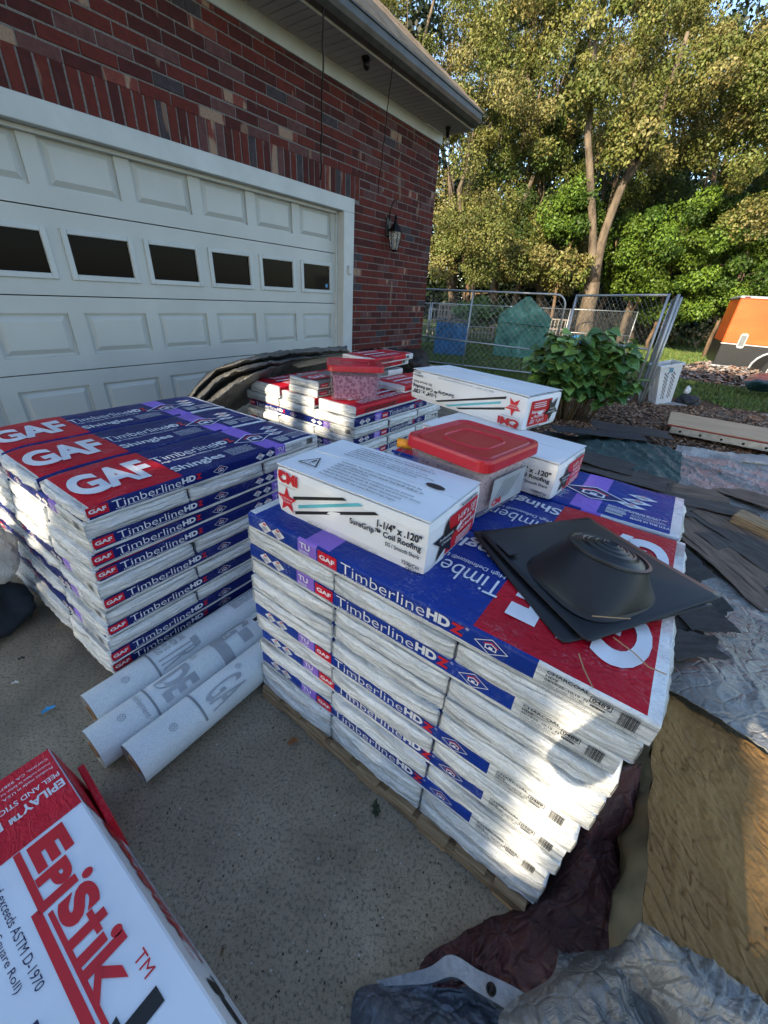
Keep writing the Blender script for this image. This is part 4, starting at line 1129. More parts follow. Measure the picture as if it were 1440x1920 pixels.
tt('E', .225, .285, .10, .19, R_, .06); tt('P', .29, .345, .09, .17, R_, .06); tt('i', .35, .37, .09, .18, R_, .06); tt('S', .375, .43, .10, .18, R_, .06); tt('t', .435, .475, .10, .18, R_, .05); tt('i', .48, .495, .10, .18, R_, .05); tt('k', .505, .575, .10, .18, R_, .03)
D.rect(.22, .60, .075, .088, R_, 1); tt('TM', .58, .61, .16, .185, R_); tt('Js', .63, .75, .09, .18, 'ink_black', .06); D.lines(.25, .6, .03, .06, 2, 'ink_navy')
obj('side_print', D.mesh('side_print', lambda x, y, l: (x, .0008 + l + .030 * (1 - y / EH), y)), root)
b = MB(); b.box((.02, .028, .0), (.22, .044, EH * .60), bev=.003, M=Matrix.Rotation(math.radians(-3), 4, 'Z')); b.build('open_flap', m_ered, root)
b = MB(); b.box((-.012, -EW + .01, EH - .016), (.0, -.03, EH - .010), bev=.001, M=Matrix.Rotation(math.radians(4), 4, 'Y')); b.build('end_flap', m_kraft, root)

# ============================================================ cloths and slabs
def tarpmat(name, c1, c2, rough, metal, bs=1.):
    t = NT(name); v = t.co(); n = t.noise(v, 3, 5, .6); f = t.noise(v, 60, 3, .7)
    t.color(t.mix(t.ramp(f, [(.4, 0), (.7, .4)]), t.ramp(n, [(.35, c1), (.65, c2)]), tuple(x * .5 for x in c1))); t.set(rough, metal, .5)
    a = t.noise(t.co('Object', (1, 1, 1), (.3, .2, .5)), 9, 6, .62, 1.4); t.bump(a, .8 * bs, .03)
    k = t.vor(t.co('Object', (1, 1.6, 1), (0, 0, .7)), 14, 'DISTANCE_TO_EDGE'); t.bump(t.ramp(k, [(0, 0), (.10, 1)]), .45 * bs, .010); t.bump(t.noise(v, 40, 4, .6, .6), .2 * bs, .006)
    return t.m
m_silver = tarpmat('silver_tarp', (.155, .152, .145), (.33, .325, .31), .38, .3)
m_brown = tarpmat('brown_tarp', (.040, .012, .013), (.085, .026, .026), .62, .0)
m_green = tarpmat('dark_green_fabric', (.016, .045, .042), (.045, .09, .082), .6, 0)
m_black = tarpmat('black_plastic_sheet', (.010, .010, .012), (.022, .022, .026), .45, 0)
m_greyt = tarpmat('grey_weathered_tarp', (.06, .06, .058), (.19, .185, .17), .45, .15)
m_hem = tarpmat('grey_tarp_hem', (.20, .21, .22), (.30, .31, .33), .4, .1, .4)
def crease(x, y, s, sc=1.):
    wx = x + .10 * noise.noise(Vector((x * 4, y * 4, s))); wy = y + .10 * noise.noise(Vector((y * 4, x * 4, s + 4)))
    n1 = 1 - abs(noise.noise(Vector((wx * 5 * sc + s, wy * 2.6 * sc + wx * 2, s)))) * 2.4
    n2 = 1 - abs(noise.noise(Vector((wx * 9 * sc - wy * 7 * sc, wy * 10 * sc + s, 2 * s)))) * 2.4
    n1 = max(n1, -.6); n2 = max(n2, -.6)
    n3 = noise.noise(Vector((x * 2 * sc, y * 2 * sc, s + 9)))
    return .75 * n1 * abs(n1) + .32 * n2 * abs(n2) + .4 * n3 + .10 * (1 - abs(noise.noise(Vector((wx * 26 * sc, wy * 21 * sc + wx * 9, s)))) * 3)
def surf(rows, sub, amp, seed, sc=1., flo=None):
    """rows: lists of control points (Vector); smooth Catmull-Rom patch with folds"""
    def cr1(P, t):
        n = len(P) - 1; f = min(max(t * n, 0), n - 1e-6); i = int(f); u = f - i
        a, b, c, d = P[max(i - 1, 0)], P[i], P[i + 1], P[min(i + 2, n)]
        return .5 * ((2 * b) + (c - a) * u + (2 * a - 5 * b + 4 * c - d) * u * u + (3 * b - a - 3 * c + d) * u ** 3)
    nu, nv = sub; V = []; Fc = []
    for j in range(nv + 1):
        for i in range(nu + 1):
            col = [cr1(R, i / nu) for R in rows]; p = cr1(col, j / nv)
            h = crease(p.x, p.y, seed, sc) * amp
            p = p + Vector((noise.noise(p * 9) * amp * .5, noise.noise(p * 9 + Vector((5, 0, 0))) * amp * .5, h))
            if flo is not None: p.z = max(p.z, flo(p))
            V.append(p)
    for j in range(nv):
        for i in range(nu):
            a = j * (nu + 1) + i; Fc.append([a, a + 1, a + nu + 2, a + nu + 1])
    return V, Fc
def cloth(name, px, mat, sub, amp, seed, lab, cat, sc=1., parent=None, flo=.006, kindtag=True):
    rows = [[atz(*q) for q in R] for R in px]
    V, Fc = surf(rows, sub, amp, seed, sc, (lambda p: flo + .004 * (noise.noise(p * 12) + 1)) if flo is not None else None)
    o = obj(name, mesh(name, V, Fc, [mat], smooth=True), parent)
    so = o.modifiers.new('thick', 'SOLIDIFY'); so.thickness = .003; so.offset = 0
    if kindtag and not parent: tag(o, lab, cat)
    return o
# silver tarp right of the near stack (lies over the yard)
cloth('silver_tarp', [[(1265, 850, .08), (1350, 862, .09), (1440, 872, .07), (1560, 880, .07)],
                      [(1250, 930, .06), (1340, 945, .06), (1450, 960, .07), (1600, 980, .07)],
                      [(1180, 1010, .05), (1310, 1040, .05), (1450, 1080, .05), (1640, 1120, .05)],
                      [(1180, 1110, .08), (1300, 1150, .12), (1440, 1200, .12), (1700, 1280, .1)],
                      [(1190, 1230, .16), (1290, 1240, .27), (1430, 1300, .26), (1700, 1420, .20)],
                      [(1215, 1300, .20), (1260, 1305, .245), (1420, 1400, .245), (1660, 1560, .22)]], m_silver, (200, 240), .018, 3., 'wrinkled silver tarp spread on the ground right of the near stack', 'tarp', .9)
# pale folded sheet edge at the far side of it
cloth('grey_sheet', [[(1268, 838, .05), (1330, 845, .10), (1400, 852, .08), (1520, 860, .06)], [(1265, 852, .09), (1330, 858, .05), (1400, 866, .10), (1520, 872, .09)], [(1270, 862, .03), (1330, 870, .04), (1400, 876, .03), (1520, 882, .03)]], tarpmat('pale_grey_sheet', (.30, .30, .29), (.42, .41, .39), .5, .1), (60, 14), .02, 5., 'pale grey rolled sheet edge between bark bed and silver tarp', 'sheet')
cloth('green_fabric', [[(1085, 815, .10), (1140, 822, .16), (1210, 832, .18), (1278, 850, .12)], [(1075, 850, .12), (1140, 850, .17), (1220, 868, .17), (1275, 885, .12)], [(1080, 885, .10), (1150, 890, .13), (1220, 905, .13), (1268, 930, .06)]], m_green, (60, 40), .03, 8., 'dark green fabric sheet crumpled over the old shingles', 'fabric', 1.5)
# tan slab
def slabmat():
    t = NT('tan_weathered_board'); v = t.co(); n = t.noise(v, 4, 5, .6); f = t.noise(v, 130, 3, .7); g_ = t.noise(t.co('Object', (13, 6, 5), (0, 0, -.9)), 1.6, 9, .78, .9)
    c = t.mix(t.ramp(n, [(.3, 0), (.7, 1)]), (.27, .15, .056), (.38, .22, .082))
    c = t.mix(t.ramp(g_, [(.32, .6), (.40, 0)]), c, (.12, .07, .032)); c = t.mix(t.ramp(f, [(.3, .3), (.5, 0)]), c, (.12, .08, .04))
    t.color(c); t.set(.85, 0, .2); t.bump(g_, .6, .012); t.bump(f, .4, .003); t.bump(t.noise(v, 9, 5, .7, .8), .35, .02); return t.m
m_slab = slabmat()
def slab():
    a = atz(1228, 1285, .235); b = atz(1207, 1745, .235); c = atz(1560, 1490, .235); d = b + (c - a)
    ex = (c - a); ey = (b - a); V = []; Fc = []; nx, ny = 230, 230
    def P(u, v_, top=True):
        p = a + ex * u + ey * v_
        q = Vector((u * 6, v_ * 5, 0)); h = .010 * noise.noise(q) - .006 * max(0, noise.noise(Vector((u * 13 + v_ * 6, v_ * 5 - u * 3, 4))) - .3) * 2
        q2 = Vector((u * 7 + v_ * 5 + .5 * noise.noise(Vector((u * 9, v_ * 9, 2))), v_ * 16 - u * 9, 1)); rg = 1 - abs(noise.noise(q2)) * 2; mk = max(0, noise.noise(Vector((u * 3 + 1, v_ * 3, 7))) + .12)
        h -= .006 * max(0, rg - .90) / .10 * min(1, mk * 3) - .0035 * noise.noise(Vector((u * 30, v_ * 50 - u * 14, 5)))
        p.z += h
        p += ex.normalized() * .012 * noise.noise(Vector((v_ * 9, 2, u))) * (1 - u); return p
    for j in range(ny + 1):
        for i in range(nx + 1): V.append(P(i / nx, j / ny))
    for j in range(ny):
        for i in range(nx):
            k = j * (nx + 1) + i; Fc.append([k, k + nx + 1, k + nx + 2, k + 1])
    o1 = mesh('worn_top', V, Fc, [m_slab], smooth=True)
    # rounded padded side skirt around the border
    V = []; Fc = []; N = 160; K = 10
    per = [(0, t / 40) for t in range(40)] + [(t / 40, 1) for t in range(40)] + [(1, 1 - t / 40) for t in range(40)] + [(1 - t / 40, 0) for t in range(40)]
    cen = a + ex * .5 + ey * .5
    for k in range(K + 1):
        for u, v_ in per:
            p = P(u, v_); out = Vector(((u - .5), (v_ - .5)));
            o_ = Vector((0, 0, 0))
            if u == 0: o_ -= ex.normalized()
            if u == 1: o_ += ex.normalized()
            if v_ == 0: o_ -= ey.normalized()
            if v_ == 1: o_ += ey.normalized()
            f = k / K; bul = .030 * math.sin(math.pi * min(1, f * 1.1)) * (1 + .8 * noise.noise(Vector((u * 7, v_ * 9, f * 3))))
            bul += .03 * f * noise.noise(Vector((u * 4 + 3, v_ * 5, 1))) + .012 * noise.noise(Vector((u * 12, v_ * 14, f * 9)))
            p = p + o_ * bul; p.z = p.z * (1 - f) + .004 * f; V.append(p)
    n = len(per)
    for k in range(K):
        for i in range(n): Fc.append([k * n + i, k * n + (i + 1) % n, (k + 1) * n + (i + 1) % n, (k + 1) * n + i])
    o2 = mesh('padded_side', V, Fc, [simple('stained_cushion_side', (.20, .155, .085), .8, var=.4, scale=7, bump=.5, bscale=25)], smooth=True)
    root = tag(empty('worn_slab', (0, 0, 0)), 'thick worn tan cushion slab lying beside the near right stack', 'slab')
    obj('worn_top', o1, root); obj('padded_side', o2, root)
slab()
# brown tarp squeezed between the stack and the slab, coming out in front
cloth('brown_tarp', [[(1135, 1440, .20), (1165, 1440, .34), (1200, 1450, .25)],
                     [(1105, 1520, .10), (1140, 1500, .30), (1180, 1520, .10)],
                     [(1060, 1590, .03), (1105, 1580, .19), (1165, 1620, .06)],
                     [(1000, 1680, .02), (1075, 1650, .14), (1165, 1690, .05)],
                     [(905, 1735, .015), (1040, 1730, .09), (1180, 1745, .07)],
                     [(800, 1795, .012), (985, 1790, .08), (1180, 1800, .08)],
                     [(770, 1850, .012), (960, 1880, .05), (1180, 1870, .06)]], m_brown, (120, 170), .036, 11., 'dark brown tarp stuffed between the near stack and the slab', 'tarp', 1.6)
# folded hem with eyelet
def hem():
    root = tag(empty('tarp_hem', (0, 0, 0)), 'grey tarp corner folded back with a hem and a black eyelet', 'tarp')
    rows = [[(705, 1838, .03), (800, 1815, .07), (845, 1790, .10), (900, 1820, .09), (960, 1848, .09), (1010, 1880, .08)], [(712, 1848, .03), (800, 1845, .06), (850, 1832, .09), (890, 1858, .08), (945, 1890, .085), (985, 1915, .08)]]
    V, Fc = surf([[atz(*q) for q in R] for R in rows], (60, 8), .002, 1., 1.); obj('folded_hem', mesh('folded_hem', V, Fc, [m_hem], smooth=True), root)
    rows = [[(655, 1925, .02), (668, 1862, .03), (712, 1842, .028), (800, 1832, .055), (850, 1822, .08), (890, 1848, .07), (985, 1910, .07)], [(660, 1960, .02), (700, 1890, .06), (760, 1870, .045), (810, 1865, .03), (850, 1860, .03), (900, 1890, .03), (990, 1930, .06)], [(640, 2040, .02), (720, 1990, .08), (790, 1960, .10), (840, 1950, .07), (900, 1950, .05), (960, 1960, .06), (1000, 1980, .08)]]
    V, Fc = surf([[atz(*q) for q in R] for R in rows], (90, 60), .012, 2., 3.); o = obj('dark_underside', mesh('dark_underside', V, Fc, [tarpmat('shiny_dark_tarp', (.05, .06, .075), (.13, .15, .18), .28, .3, .7)], smooth=True), root)
    c = atz(921, 1855, .094); b = MB(); nrm = (Vector((0, 0, EYE)) - c).normalized(); nrm = (nrm + Vector((0, 0, .4))).normalized()
    q = nrm.to_track_quat('Z', 'Y').to_matrix().to_4x4(); X = Matrix.Translation(c) @ q
    rings = []; 
    for rad, z_ in ((.0105, .000), (.0105, .002), (.008, .0028), (.0062, .0018), (.0062, .0004)): rings.append([tuple(X @ Vector((rad * math.cos(2 * math.pi * k / 24), rad * math.sin(2 * math.pi * k / 24), z_))) for k in range(24)])
    V, Fc = loft(rings, (False, True)); obj('eyelet', mesh('eyelet', V, Fc, [m_dark], smooth=True), root)
hem()
# silver heap bottom right
cloth('silver_tarp_heap', [[(1050, 1768, .10), (1090, 1785, .10), (1160, 1780, .16), (1205, 1735, .27), (1320, 1810, .25), (1440, 1895, .25), (1600, 1990, .24)],
                           [(1030, 1830, .10), (1070, 1835, .14), (1130, 1830, .18), (1210, 1785, .27), (1320, 1860, .26), (1440, 1940, .26), (1600, 2040, .25)],
                           [(960, 1890, .09), (1050, 1850, .16), (1140, 1835, .20), (1215, 1860, .20), (1300, 1900, .25), (1420, 1990, .25), (1580, 2090, .24)],
                           [(930, 1935, .09), (1040, 1905, .17), (1150, 1890, .20), (1230, 1915, .17), (1310, 1960, .22), (1420, 2060, .22), (1560, 2160, .2)],
                           [(960, 2010, .08), (1060, 2000, .15), (1160, 2000, .18), (1240, 2010, .18), (1320, 2060, .2), (1420, 2150, .2), (1540, 2250, .2)]], m_silver, (260, 190), .028, 21., 'crumpled silver tarp heap at the bottom right corner', 'tarp', 2.2)
# grey tarp over the far stack and black sheet by the wall
cloth('grey_tarp', [[(352, 748, .55), (388, 704, .66), (436, 682, .74), (500, 664, .82), (565, 656, .84), (650, 650, .84)],
                    [(358, 744, .66), (396, 702, .78), (444, 682, .86), (505, 668, .89), (570, 662, .87), (652, 656, .84)],
                    [(366, 746, .64), (406, 708, .73), (452, 690, .80), (512, 676, .84), (575, 668, .82), (655, 662, .80)],
                    [(374, 750, .70), (418, 710, .80), (462, 692, .87), (520, 680, .87), (580, 672, .82), (655, 666, .78)],
                    [(384, 756, .64), (430, 718, .73), (474, 700, .80), (526, 686, .81), (584, 678, .77), (655, 670, .76)],
                    [(396, 762, .66), (446, 724, .77), (488, 704, .82), (532, 690, .79), (588, 682, .75), (655, 676, .72)],
                    [(420, 785, .35), (452, 765, .42), (480, 750, .42), (505, 742, .42), (560, 735, .42), (640, 720, .42)]], m_greyt, (140, 110), .015, 31., 'grey weathered tarp pulled back over the far left corner of the far stack', 'tarp', 1.6, flo=None)
b = MB(); c0 = atz(505, 690, .80); c1 = atz(660, 655, .80)
cloth('brown_board_sheet', [[(520, 676, .81), (580, 664, .81), (650, 654, .80)], [(560, 690, .79), (610, 680, .79), (665, 668, .79)]], m_wood, (12, 6), .002, 3, 'brown sheet of board under the folded tarp on the far stack', 'board', flo=None)
cloth('black_sheet', [[(640, 655, .50), (690, 648, .56), (740, 652, .54), (792, 657, .50), (800, 664, .46)], [(640, 668, .50), (690, 662, .58), (745, 668, .53), (792, 676, .50), (806, 690, .35)], [(660, 690, .30), (710, 690, .35), (760, 700, .30), (795, 715, .20), (815, 725, .02)]], m_black, (60, 40), .035, 41., 'black plastic sheet bunched against the brick corner', 'sheet', 1.2, flo=.13)
# left edge: clear plastic and dark cloth
m_clear = NT('cloudy_plastic'); m_clear.color((.55, .56, .56)); m_clear.set(.25, 0, .5); m_clear.b.inputs['Alpha'].default_value = .75; m_clear.bump(m_clear.noise(m_clear.co(), 14, 5, .7, 1.5), .8, .03); m_clear = m_clear.m
def lump(name, c, r, mat, seed, lab, cat, sq=1.):
    V = []; Fc = []; nu, nv = 40, 22
    for j in range(nv + 1):
        for i in range(nu):
            a = 2 * math.pi * i / nu; b = math.pi * j / nv; d = Vector((math.cos(a) * math.sin(b), math.sin(a) * math.sin(b), math.cos(b)))
            k = 1 + .35 * noise.noise(d * 1.6 + Vector((seed, 0, 0))) + .16 * (1 - abs(noise.noise(d * 4 + Vector((0, seed, 0)))) * 2)
            p = Vector((d.x * r[0], d.y * r[1], d.z * r[2])) * k + Vector(c); p.z = max(p.z, .004); V.append(p)
    for j in range(nv):
        for i in range(nu): Fc.append([j * nu + i, j * nu + (i + 1) % nu, (j + 1) * nu + (i + 1) % nu, (j + 1) * nu + i])
    return tag(obj(name, mesh(name, V, Fc, [mat], smooth=True)), lab, cat)
p = atz(-32, 1060, .30); lump('plastic_wrap', (p.x, p.y, .36), (.12, .10, .13), m_clear, 3, 'crumpled clear plastic wrap at the left edge beside the left stack', 'plastic')
p = atz(-22, 1150, .08); lump('dark_cloth', (p.x, p.y, .10), (.13, .13, .12), simple('dark_blue_cloth', (.012, .018, .03), .8, bump=.4, bscale=30), 5, 'dark blue cloth on the concrete below the plastic at left edge', 'cloth')
# ============================================================ old shingles strewn right of the stack
def oldmat(i):
    c = ((.045, .042, .040), (.072, .062, .054), (.15, .105, .075), (.030, .031, .034))[i]
    t = NT('old_shingle_%s' % ('black', 'charcoal', 'brown', 'soot')[i]); v = t.co('Object', rand=True); g_ = t.noise(t.co('Object', (3, 20, 20), rand=True), 2, 4, .6); f = t.noise(v, 160, 2)
    t.color(t.mix(t.ramp(f, [(.45, 0), (.7, .4)]), t.ramp(g_, [(.3, tuple(x * .6 for x in c)), (.7, tuple(x * 1.7 for x in c))]), (.09, .085, .08))); t.set(.85, 0, .25); t.bump(f, .5, .003); t.bump(g_, .3, .006); return t.m
om = [oldmat(i) for i in range(4)]
def oldpiece(L, Wd, z, cx, cy, ang, i, r_, strip=True):
    n = 12; V = []; Fc = []; jag = [r_.uniform(-.02, .02) for _ in range(n + 1)]; s_ = r_.random() * 50
    for i_ in range(n + 1):
        x = -L / 2 + L * i_ / n
        for j in range(4):
            y = -Wd / 2 + Wd * j / 3 + (jag[i_] if j == 3 else 0) + (jag[-1 - i_] * .4 if j == 0 else 0)
            xx = x + (jag[j * 2] * 1.5 if i_ in (0, n) else 0)
            zz = .02 * noise.noise(Vector((xx * 2.5 + s_, y * 3, s_))) + .012
            V.append((xx, y, zz))
    m = len(V); V += [(a, b_, c - .005) for a, b_, c in V]
    for i_ in range(n):
        for j in range(3):
            a = i_ * 4 + j; Fc.append([a, a + 4, a + 5, a + 1])
        for j in (0, 3): a = i_ * 4 + j; Fc.append([a, a + 4, m + a + 4, m + a])
    for i_ in (0, n):
        for j in range(3): a = i_ * 4 + j; Fc.append([a, a + 1, m + a + 1, m + a])
    return mesh('old_shingle', V, Fc, [om[i]], smooth=False)
r_ = random.Random(77); cnt = 0; seen = {}
def putold(px, py, z, L, Wd, deg, i, lab):
    p = atz(px, py, z); o = obj('old_shingle', oldpiece(L, Wd, z, 0, 0, 0, i, r_), None, (p.x, p.y, z), math.radians(deg)); o.rotation_euler = (r_.uniform(-.05, .05), r_.uniform(-.04, .04), math.radians(deg)); return tag(o, lab, 'shingle', 'torn old shingles right of the stacks')
# long strips side by side (running back left to front right)
for k in range(9):
    t = k / 8; A = atz(1285 - 45 * t, 932 + 36 * t, .11 - .05 * t); B = atz(1500 - 30 * t, 1062 + 84 * t, .08 + .03 * t); c_ = (A + B) / 2; d_ = B - A
    o = obj('old_shingle', oldpiece(d_.length * r_.uniform(.92, 1.06), .21, 0, 0, 0, 0, r_.choice([2, 2, 1]), r_), None, tuple(c_ + Vector((0, 0, .006 * (k % 2)))), math.atan2(d_.y, d_.x) + r_.uniform(-.02, .02))
    tag(o, ('dark' if k % 2 else 'brown') + ' long weathered shingle strip, ' + ['farthest', 'second farthest', 'third farthest', 'fourth farthest', 'middle', 'fourth nearest', 'third nearest', 'second nearest', 'nearest'][k] + ' of the parallel row', 'shingle', 'torn old shingles right of the stacks')
for (px, py, z, L, Wd, dg, i) in ((1120, 812, .20, .85, .30, -15, 3), (1180, 806, .16, .8, .34, -20, 0), (1090, 855, .20, .8, .3, -35, 0), (1130, 880, .17, .95, .32, -42, 1), (1175, 900, .15, .6, .3, 60, 0), (1075, 895, .16, .8, .33, -50, 3),
    (1215, 905, .14, .5, .33, 55, 1), (1160, 925, .11, .95, .3, -30, 1), (1240, 915, .10, .9, .26, -12, 2), (1265, 935, .12, 1.0, .22, -26, 1), (1120, 925, .14, .7, .3, -36, 3), (1200, 940, .10, 1., .28, -33, 1),
    (1060, 850, .12, .8, .4, -50, 3), (1100, 835, .1, .9, .4, -30, 3), (1250, 1040, .12, .30, .22, -10, 3), (1270, 1075, .16, .26, .2, 20, 0), (1250, 1100, .17, .28, .2, -40, 0), (1285, 1110, .18, .22, .16, 10, 3), (1240, 1060, .13, .2, .2, 40, 0),
    (1260, 1150, .24, .38, .16, 18, 0), (1300, 1140, .22, .3, .18, 30, 3), (1310, 1168, .24, .2, .14, 0, 0), (1250, 1175, .22, .26, .15, -30, 3), (1290, 1215, .30, .20, .12, 5, 0), (1410, 935, .09, .4, .3, -70, 2), (1040, 870, .1, .7, .4, -40, 3), (1030, 835, .08, .8, .4, -40, 3)):
    where = 'under the lower nail carton corner' if px < 1065 else 'between the bush and the cartons' if px < 1110 and py < 860 else 'before the leafy bush' if py < 830 else 'beside the green fabric' if px < 1200 and py < 890 else 'just behind the near right stack' if px < 1215 else 'at the silver tarp edge' if py < 960 else 'right of the near stack corner' if py < 1090 else 'beside the pipe flashing'
    shade = ['black', 'charcoal', 'brown', 'sooty'][i]; seen[(where, shade)] = seen.get((where, shade), 0) + 1
    putold(px, py, z, L, Wd, dg, i, f"{['', 'another ', 'third ', 'fourth ', 'fifth '][seen[(where, shade)] - 1]}{'long' if L > .8 else 'short' if L < .45 else 'torn'} {shade} old shingle piece {where}")
p = atz(1425, 992, .12); b = MB(); b.box((-.16, -.08, 0), (.16, .08, .07), bev=.01); o = b.build('wood_chunk', m_wood); o.location = (p.x, p.y, .10); o.rotation_euler = (0, .1, -.9); tag(o, 'weathered brown block at the right edge on the old shingles', 'block')
# dark rubber strip behind and plank
cloth('rubber_strip', [[(1165, 778, .02), (1240, 790, .03), (1330, 783, .02)], [(1180, 790, .015), (1245, 802, .02), (1335, 790, .015)]], m_black, (30, 6), .008, 3, 'flat dark rubber strip on the bark near the white hamper', 'strip')
# ============================================================ plywood ramp at right
p = atz(1252, 793, .19); q = atz(1445, 829, .19)
ra = math.atan2((q - p).y, (q - p).x); root = tag(empty('plywood_ramp', (p.x, p.y, .0), ra), 'plywood deck with perforated metal edge rail raised over the bark', 'ramp')
m_ply = NT('plywood'); v = m_ply.co('Object', (1, 18, 8)); g_ = m_ply.noise(v, 2.2, 4, .6); m_ply.color(m_ply.ramp(g_, [(.3, (.33, .22, .12)), (.7, (.60, .44, .27))])); m_ply.set(.7); m_ply = m_ply.m
m_galv = simple('galvanized_metal', (.42, .44, .45), .4, .75, var=.25, scale=15, bump=.1)
b = MB(); b.box((0, .012, .165), (2.4, .80, .185), bev=.003); b.build('plywood_deck', m_ply, root)
b = MB(); b.box((.01, -.002, .163), (2.4, .0115, .178), bev=.002); b.build('red_edge', simple('faded_red_edge', (.25, .03, .03), .5), root)
b = MB(); b.box((.05, .0, .085), (2.4, .03, .1615), bev=.002); b.build('edge_rail', m_galv, root)
b = MB()
for k in range(8): b.tube([(.15 + k * .2, -.002, .118), (.15 + k * .2, .004, .118)], .014, 12)
b.build('rail_holes', m_dark, root)
b = MB(); b.box((.5, .2, 0), (.6, .75, .084)); b.box((1.9, .2, 0), (2.0, .75, .084)); b.build('bearer', m_wood, root)
b = MB(); p = atz(1360, 790, .0); 
cloth('concrete_path', [[(1300, 768, .02), (1370, 772, .02), (1470, 778, .02)], [(1305, 776, .02), (1370, 786, .02), (1470, 792, .02)]], simple('pale_concrete', (.34, .33, .30), .9), (10, 4), .002, 2, '', '', kindtag=False)['kind'] = 'structure'
# ============================================================ hamper
p = atz(1215, 757, 0.05); q = atz(1253, 758, .05)
root = tag(empty('laundry_hamper', ((p.x + q.x) / 2 + .12, (p.y + q.y) / 2 + .17, .05), math.atan2((q - p).y, (q - p).x) - .1), 'white plastic laundry hamper with pierced sides on a paver', 'hamper'); root.rotation_euler.y = -.21
m_hamp = simple('white_plastic', (.66, .68, .70), .4, var=.05, bump=0)
hw, hd, HH = .168, .13, .60
def hamper():
    # front wall with real holes (diamond shaped), other walls plain
    V = []; Fc = []
    def wall(ax, sg, holes):
        nx, nz = 14, 22; base = len(V)
        for j in range(nz + 1):
            for i in range(nx + 1):
                u = -1 + 2 * i / nx; z_ = HH * j / nz; f = .72 + .28 * j / nz
                x, y = (u * hw * f, sg * hd * f) if ax == 0 else (sg * hw * f, u * hd * f)
                V.append((x, y, z_))
        for j in range(nz):
            for i in range(nx):
                hole = holes and 2 < j < 18 and i in (3, 4, 5, 8, 9, 10) and (i + j) % 2 == 0
                if hole: continue
                a = base + j * (nx + 1) + i; Fc.append([a, a + 1, a + nx + 2, a + nx + 1])
    for ax, sg in ((0, -1), (0, 1), (1, -1), (1, 1)): wall(ax, sg, True)
    return mesh('hamper_body', V, Fc, [m_hamp])
o = obj('hamper_body', hamper(), root); so = o.modifiers.new('t', 'SOLIDIFY'); so.thickness = .006
b = MB(); 
for (a0, a1, b0, b1) in ((-hw - .02, hw + .02, -hd - .02, -hd + .005), (-hw - .02, hw + .02, hd - .005, hd + .02), (-hw - .02, -hw + .005, -hd + .005, hd - .005), (hw - .005, hw + .02, -hd + .005, hd - .005)): b.box((a0, b0, HH - .025), (a1, b1, HH + .012), bev=.003)
b.build('rim', m_hamp, root); b = MB(); b.box((-hw * .68, -hd * .66, .02), (hw * .68, hd * .66, HH * .85), bev=.02); b.build('dark_fill', simple('dark_fill_cloth', (.03, .035, .04), .9), root); b = MB(); b.box((-.03, -hd - .003, HH - .11), (.03, -hd + .004, HH - .045), bev=.002); b.build('sticker', simple('blue_label', (.10, .25, .35), .4, bump=0), root)  # dark block added inside so the pierced holes read dark
b = MB(); b.box((-.15, -.10, .01), (.15, .10, .05), bev=.004); b.box((.155, -.1, .01), (.4, .1, .046), bev=.004); o = b.build('paver', simple('grey_paver', (.3, .29, .27), .9)); o.location = (root.location.x, root.location.y, 0.0); tag(o, 'pair of grey pavers under the white hamper', 'paver')
p = atz(1290, 752, .08); lump('black_bag', (p.x, p.y, .08), (.17, .12, .10), m_black, 9, 'small black plastic bag on the ground right of the hamper', 'bag')
p = atz(1287, 737, .2); lump('white_scrap', (p.x, p.y, .24), (.04, .03, .06), m_hamp, 4, 'small white scrap on top of the black bag', 'scrap')
# ============================================================ kennel fence panels
m_pipe = simple('galvanized_pipe', (.40, .42, .43), .42, .6, var=.15, scale=4, bump=.05)
m_wire = simple('chainlink_wire', (.33, .34, .34), .45, .6, bump=0)
def chain(b, O, U, Vv, w, h, cell=.062, r=.0016, skip=None):
    n = int((w + h) / cell) + 1
    for k in range(n):
        for sgn in (0, 1):
            # diagonals clipped to the rectangle
            c = k * cell * 1.0
            if sgn == 0: x0, y0 = (c, 0) if c <= w else (w, c - w); x1, y1 = (0, c) if c <= h else (c - h, h)
            else: x0, y0 = (w - c, 0) if c <= w else (0, c - w); x1, y1 = (w, c) if c <= h else (w - (c - h), h)
            p0 = O + U * x0 + Vv * y0; p1 = O + U * x1 + Vv * y1
            if (p1 - p0).length < .02: continue
            off = U.cross(Vv) * (.002 if sgn else -.002)
            b.tube([p0 + off, p1 + off], r, 3, caps=False)
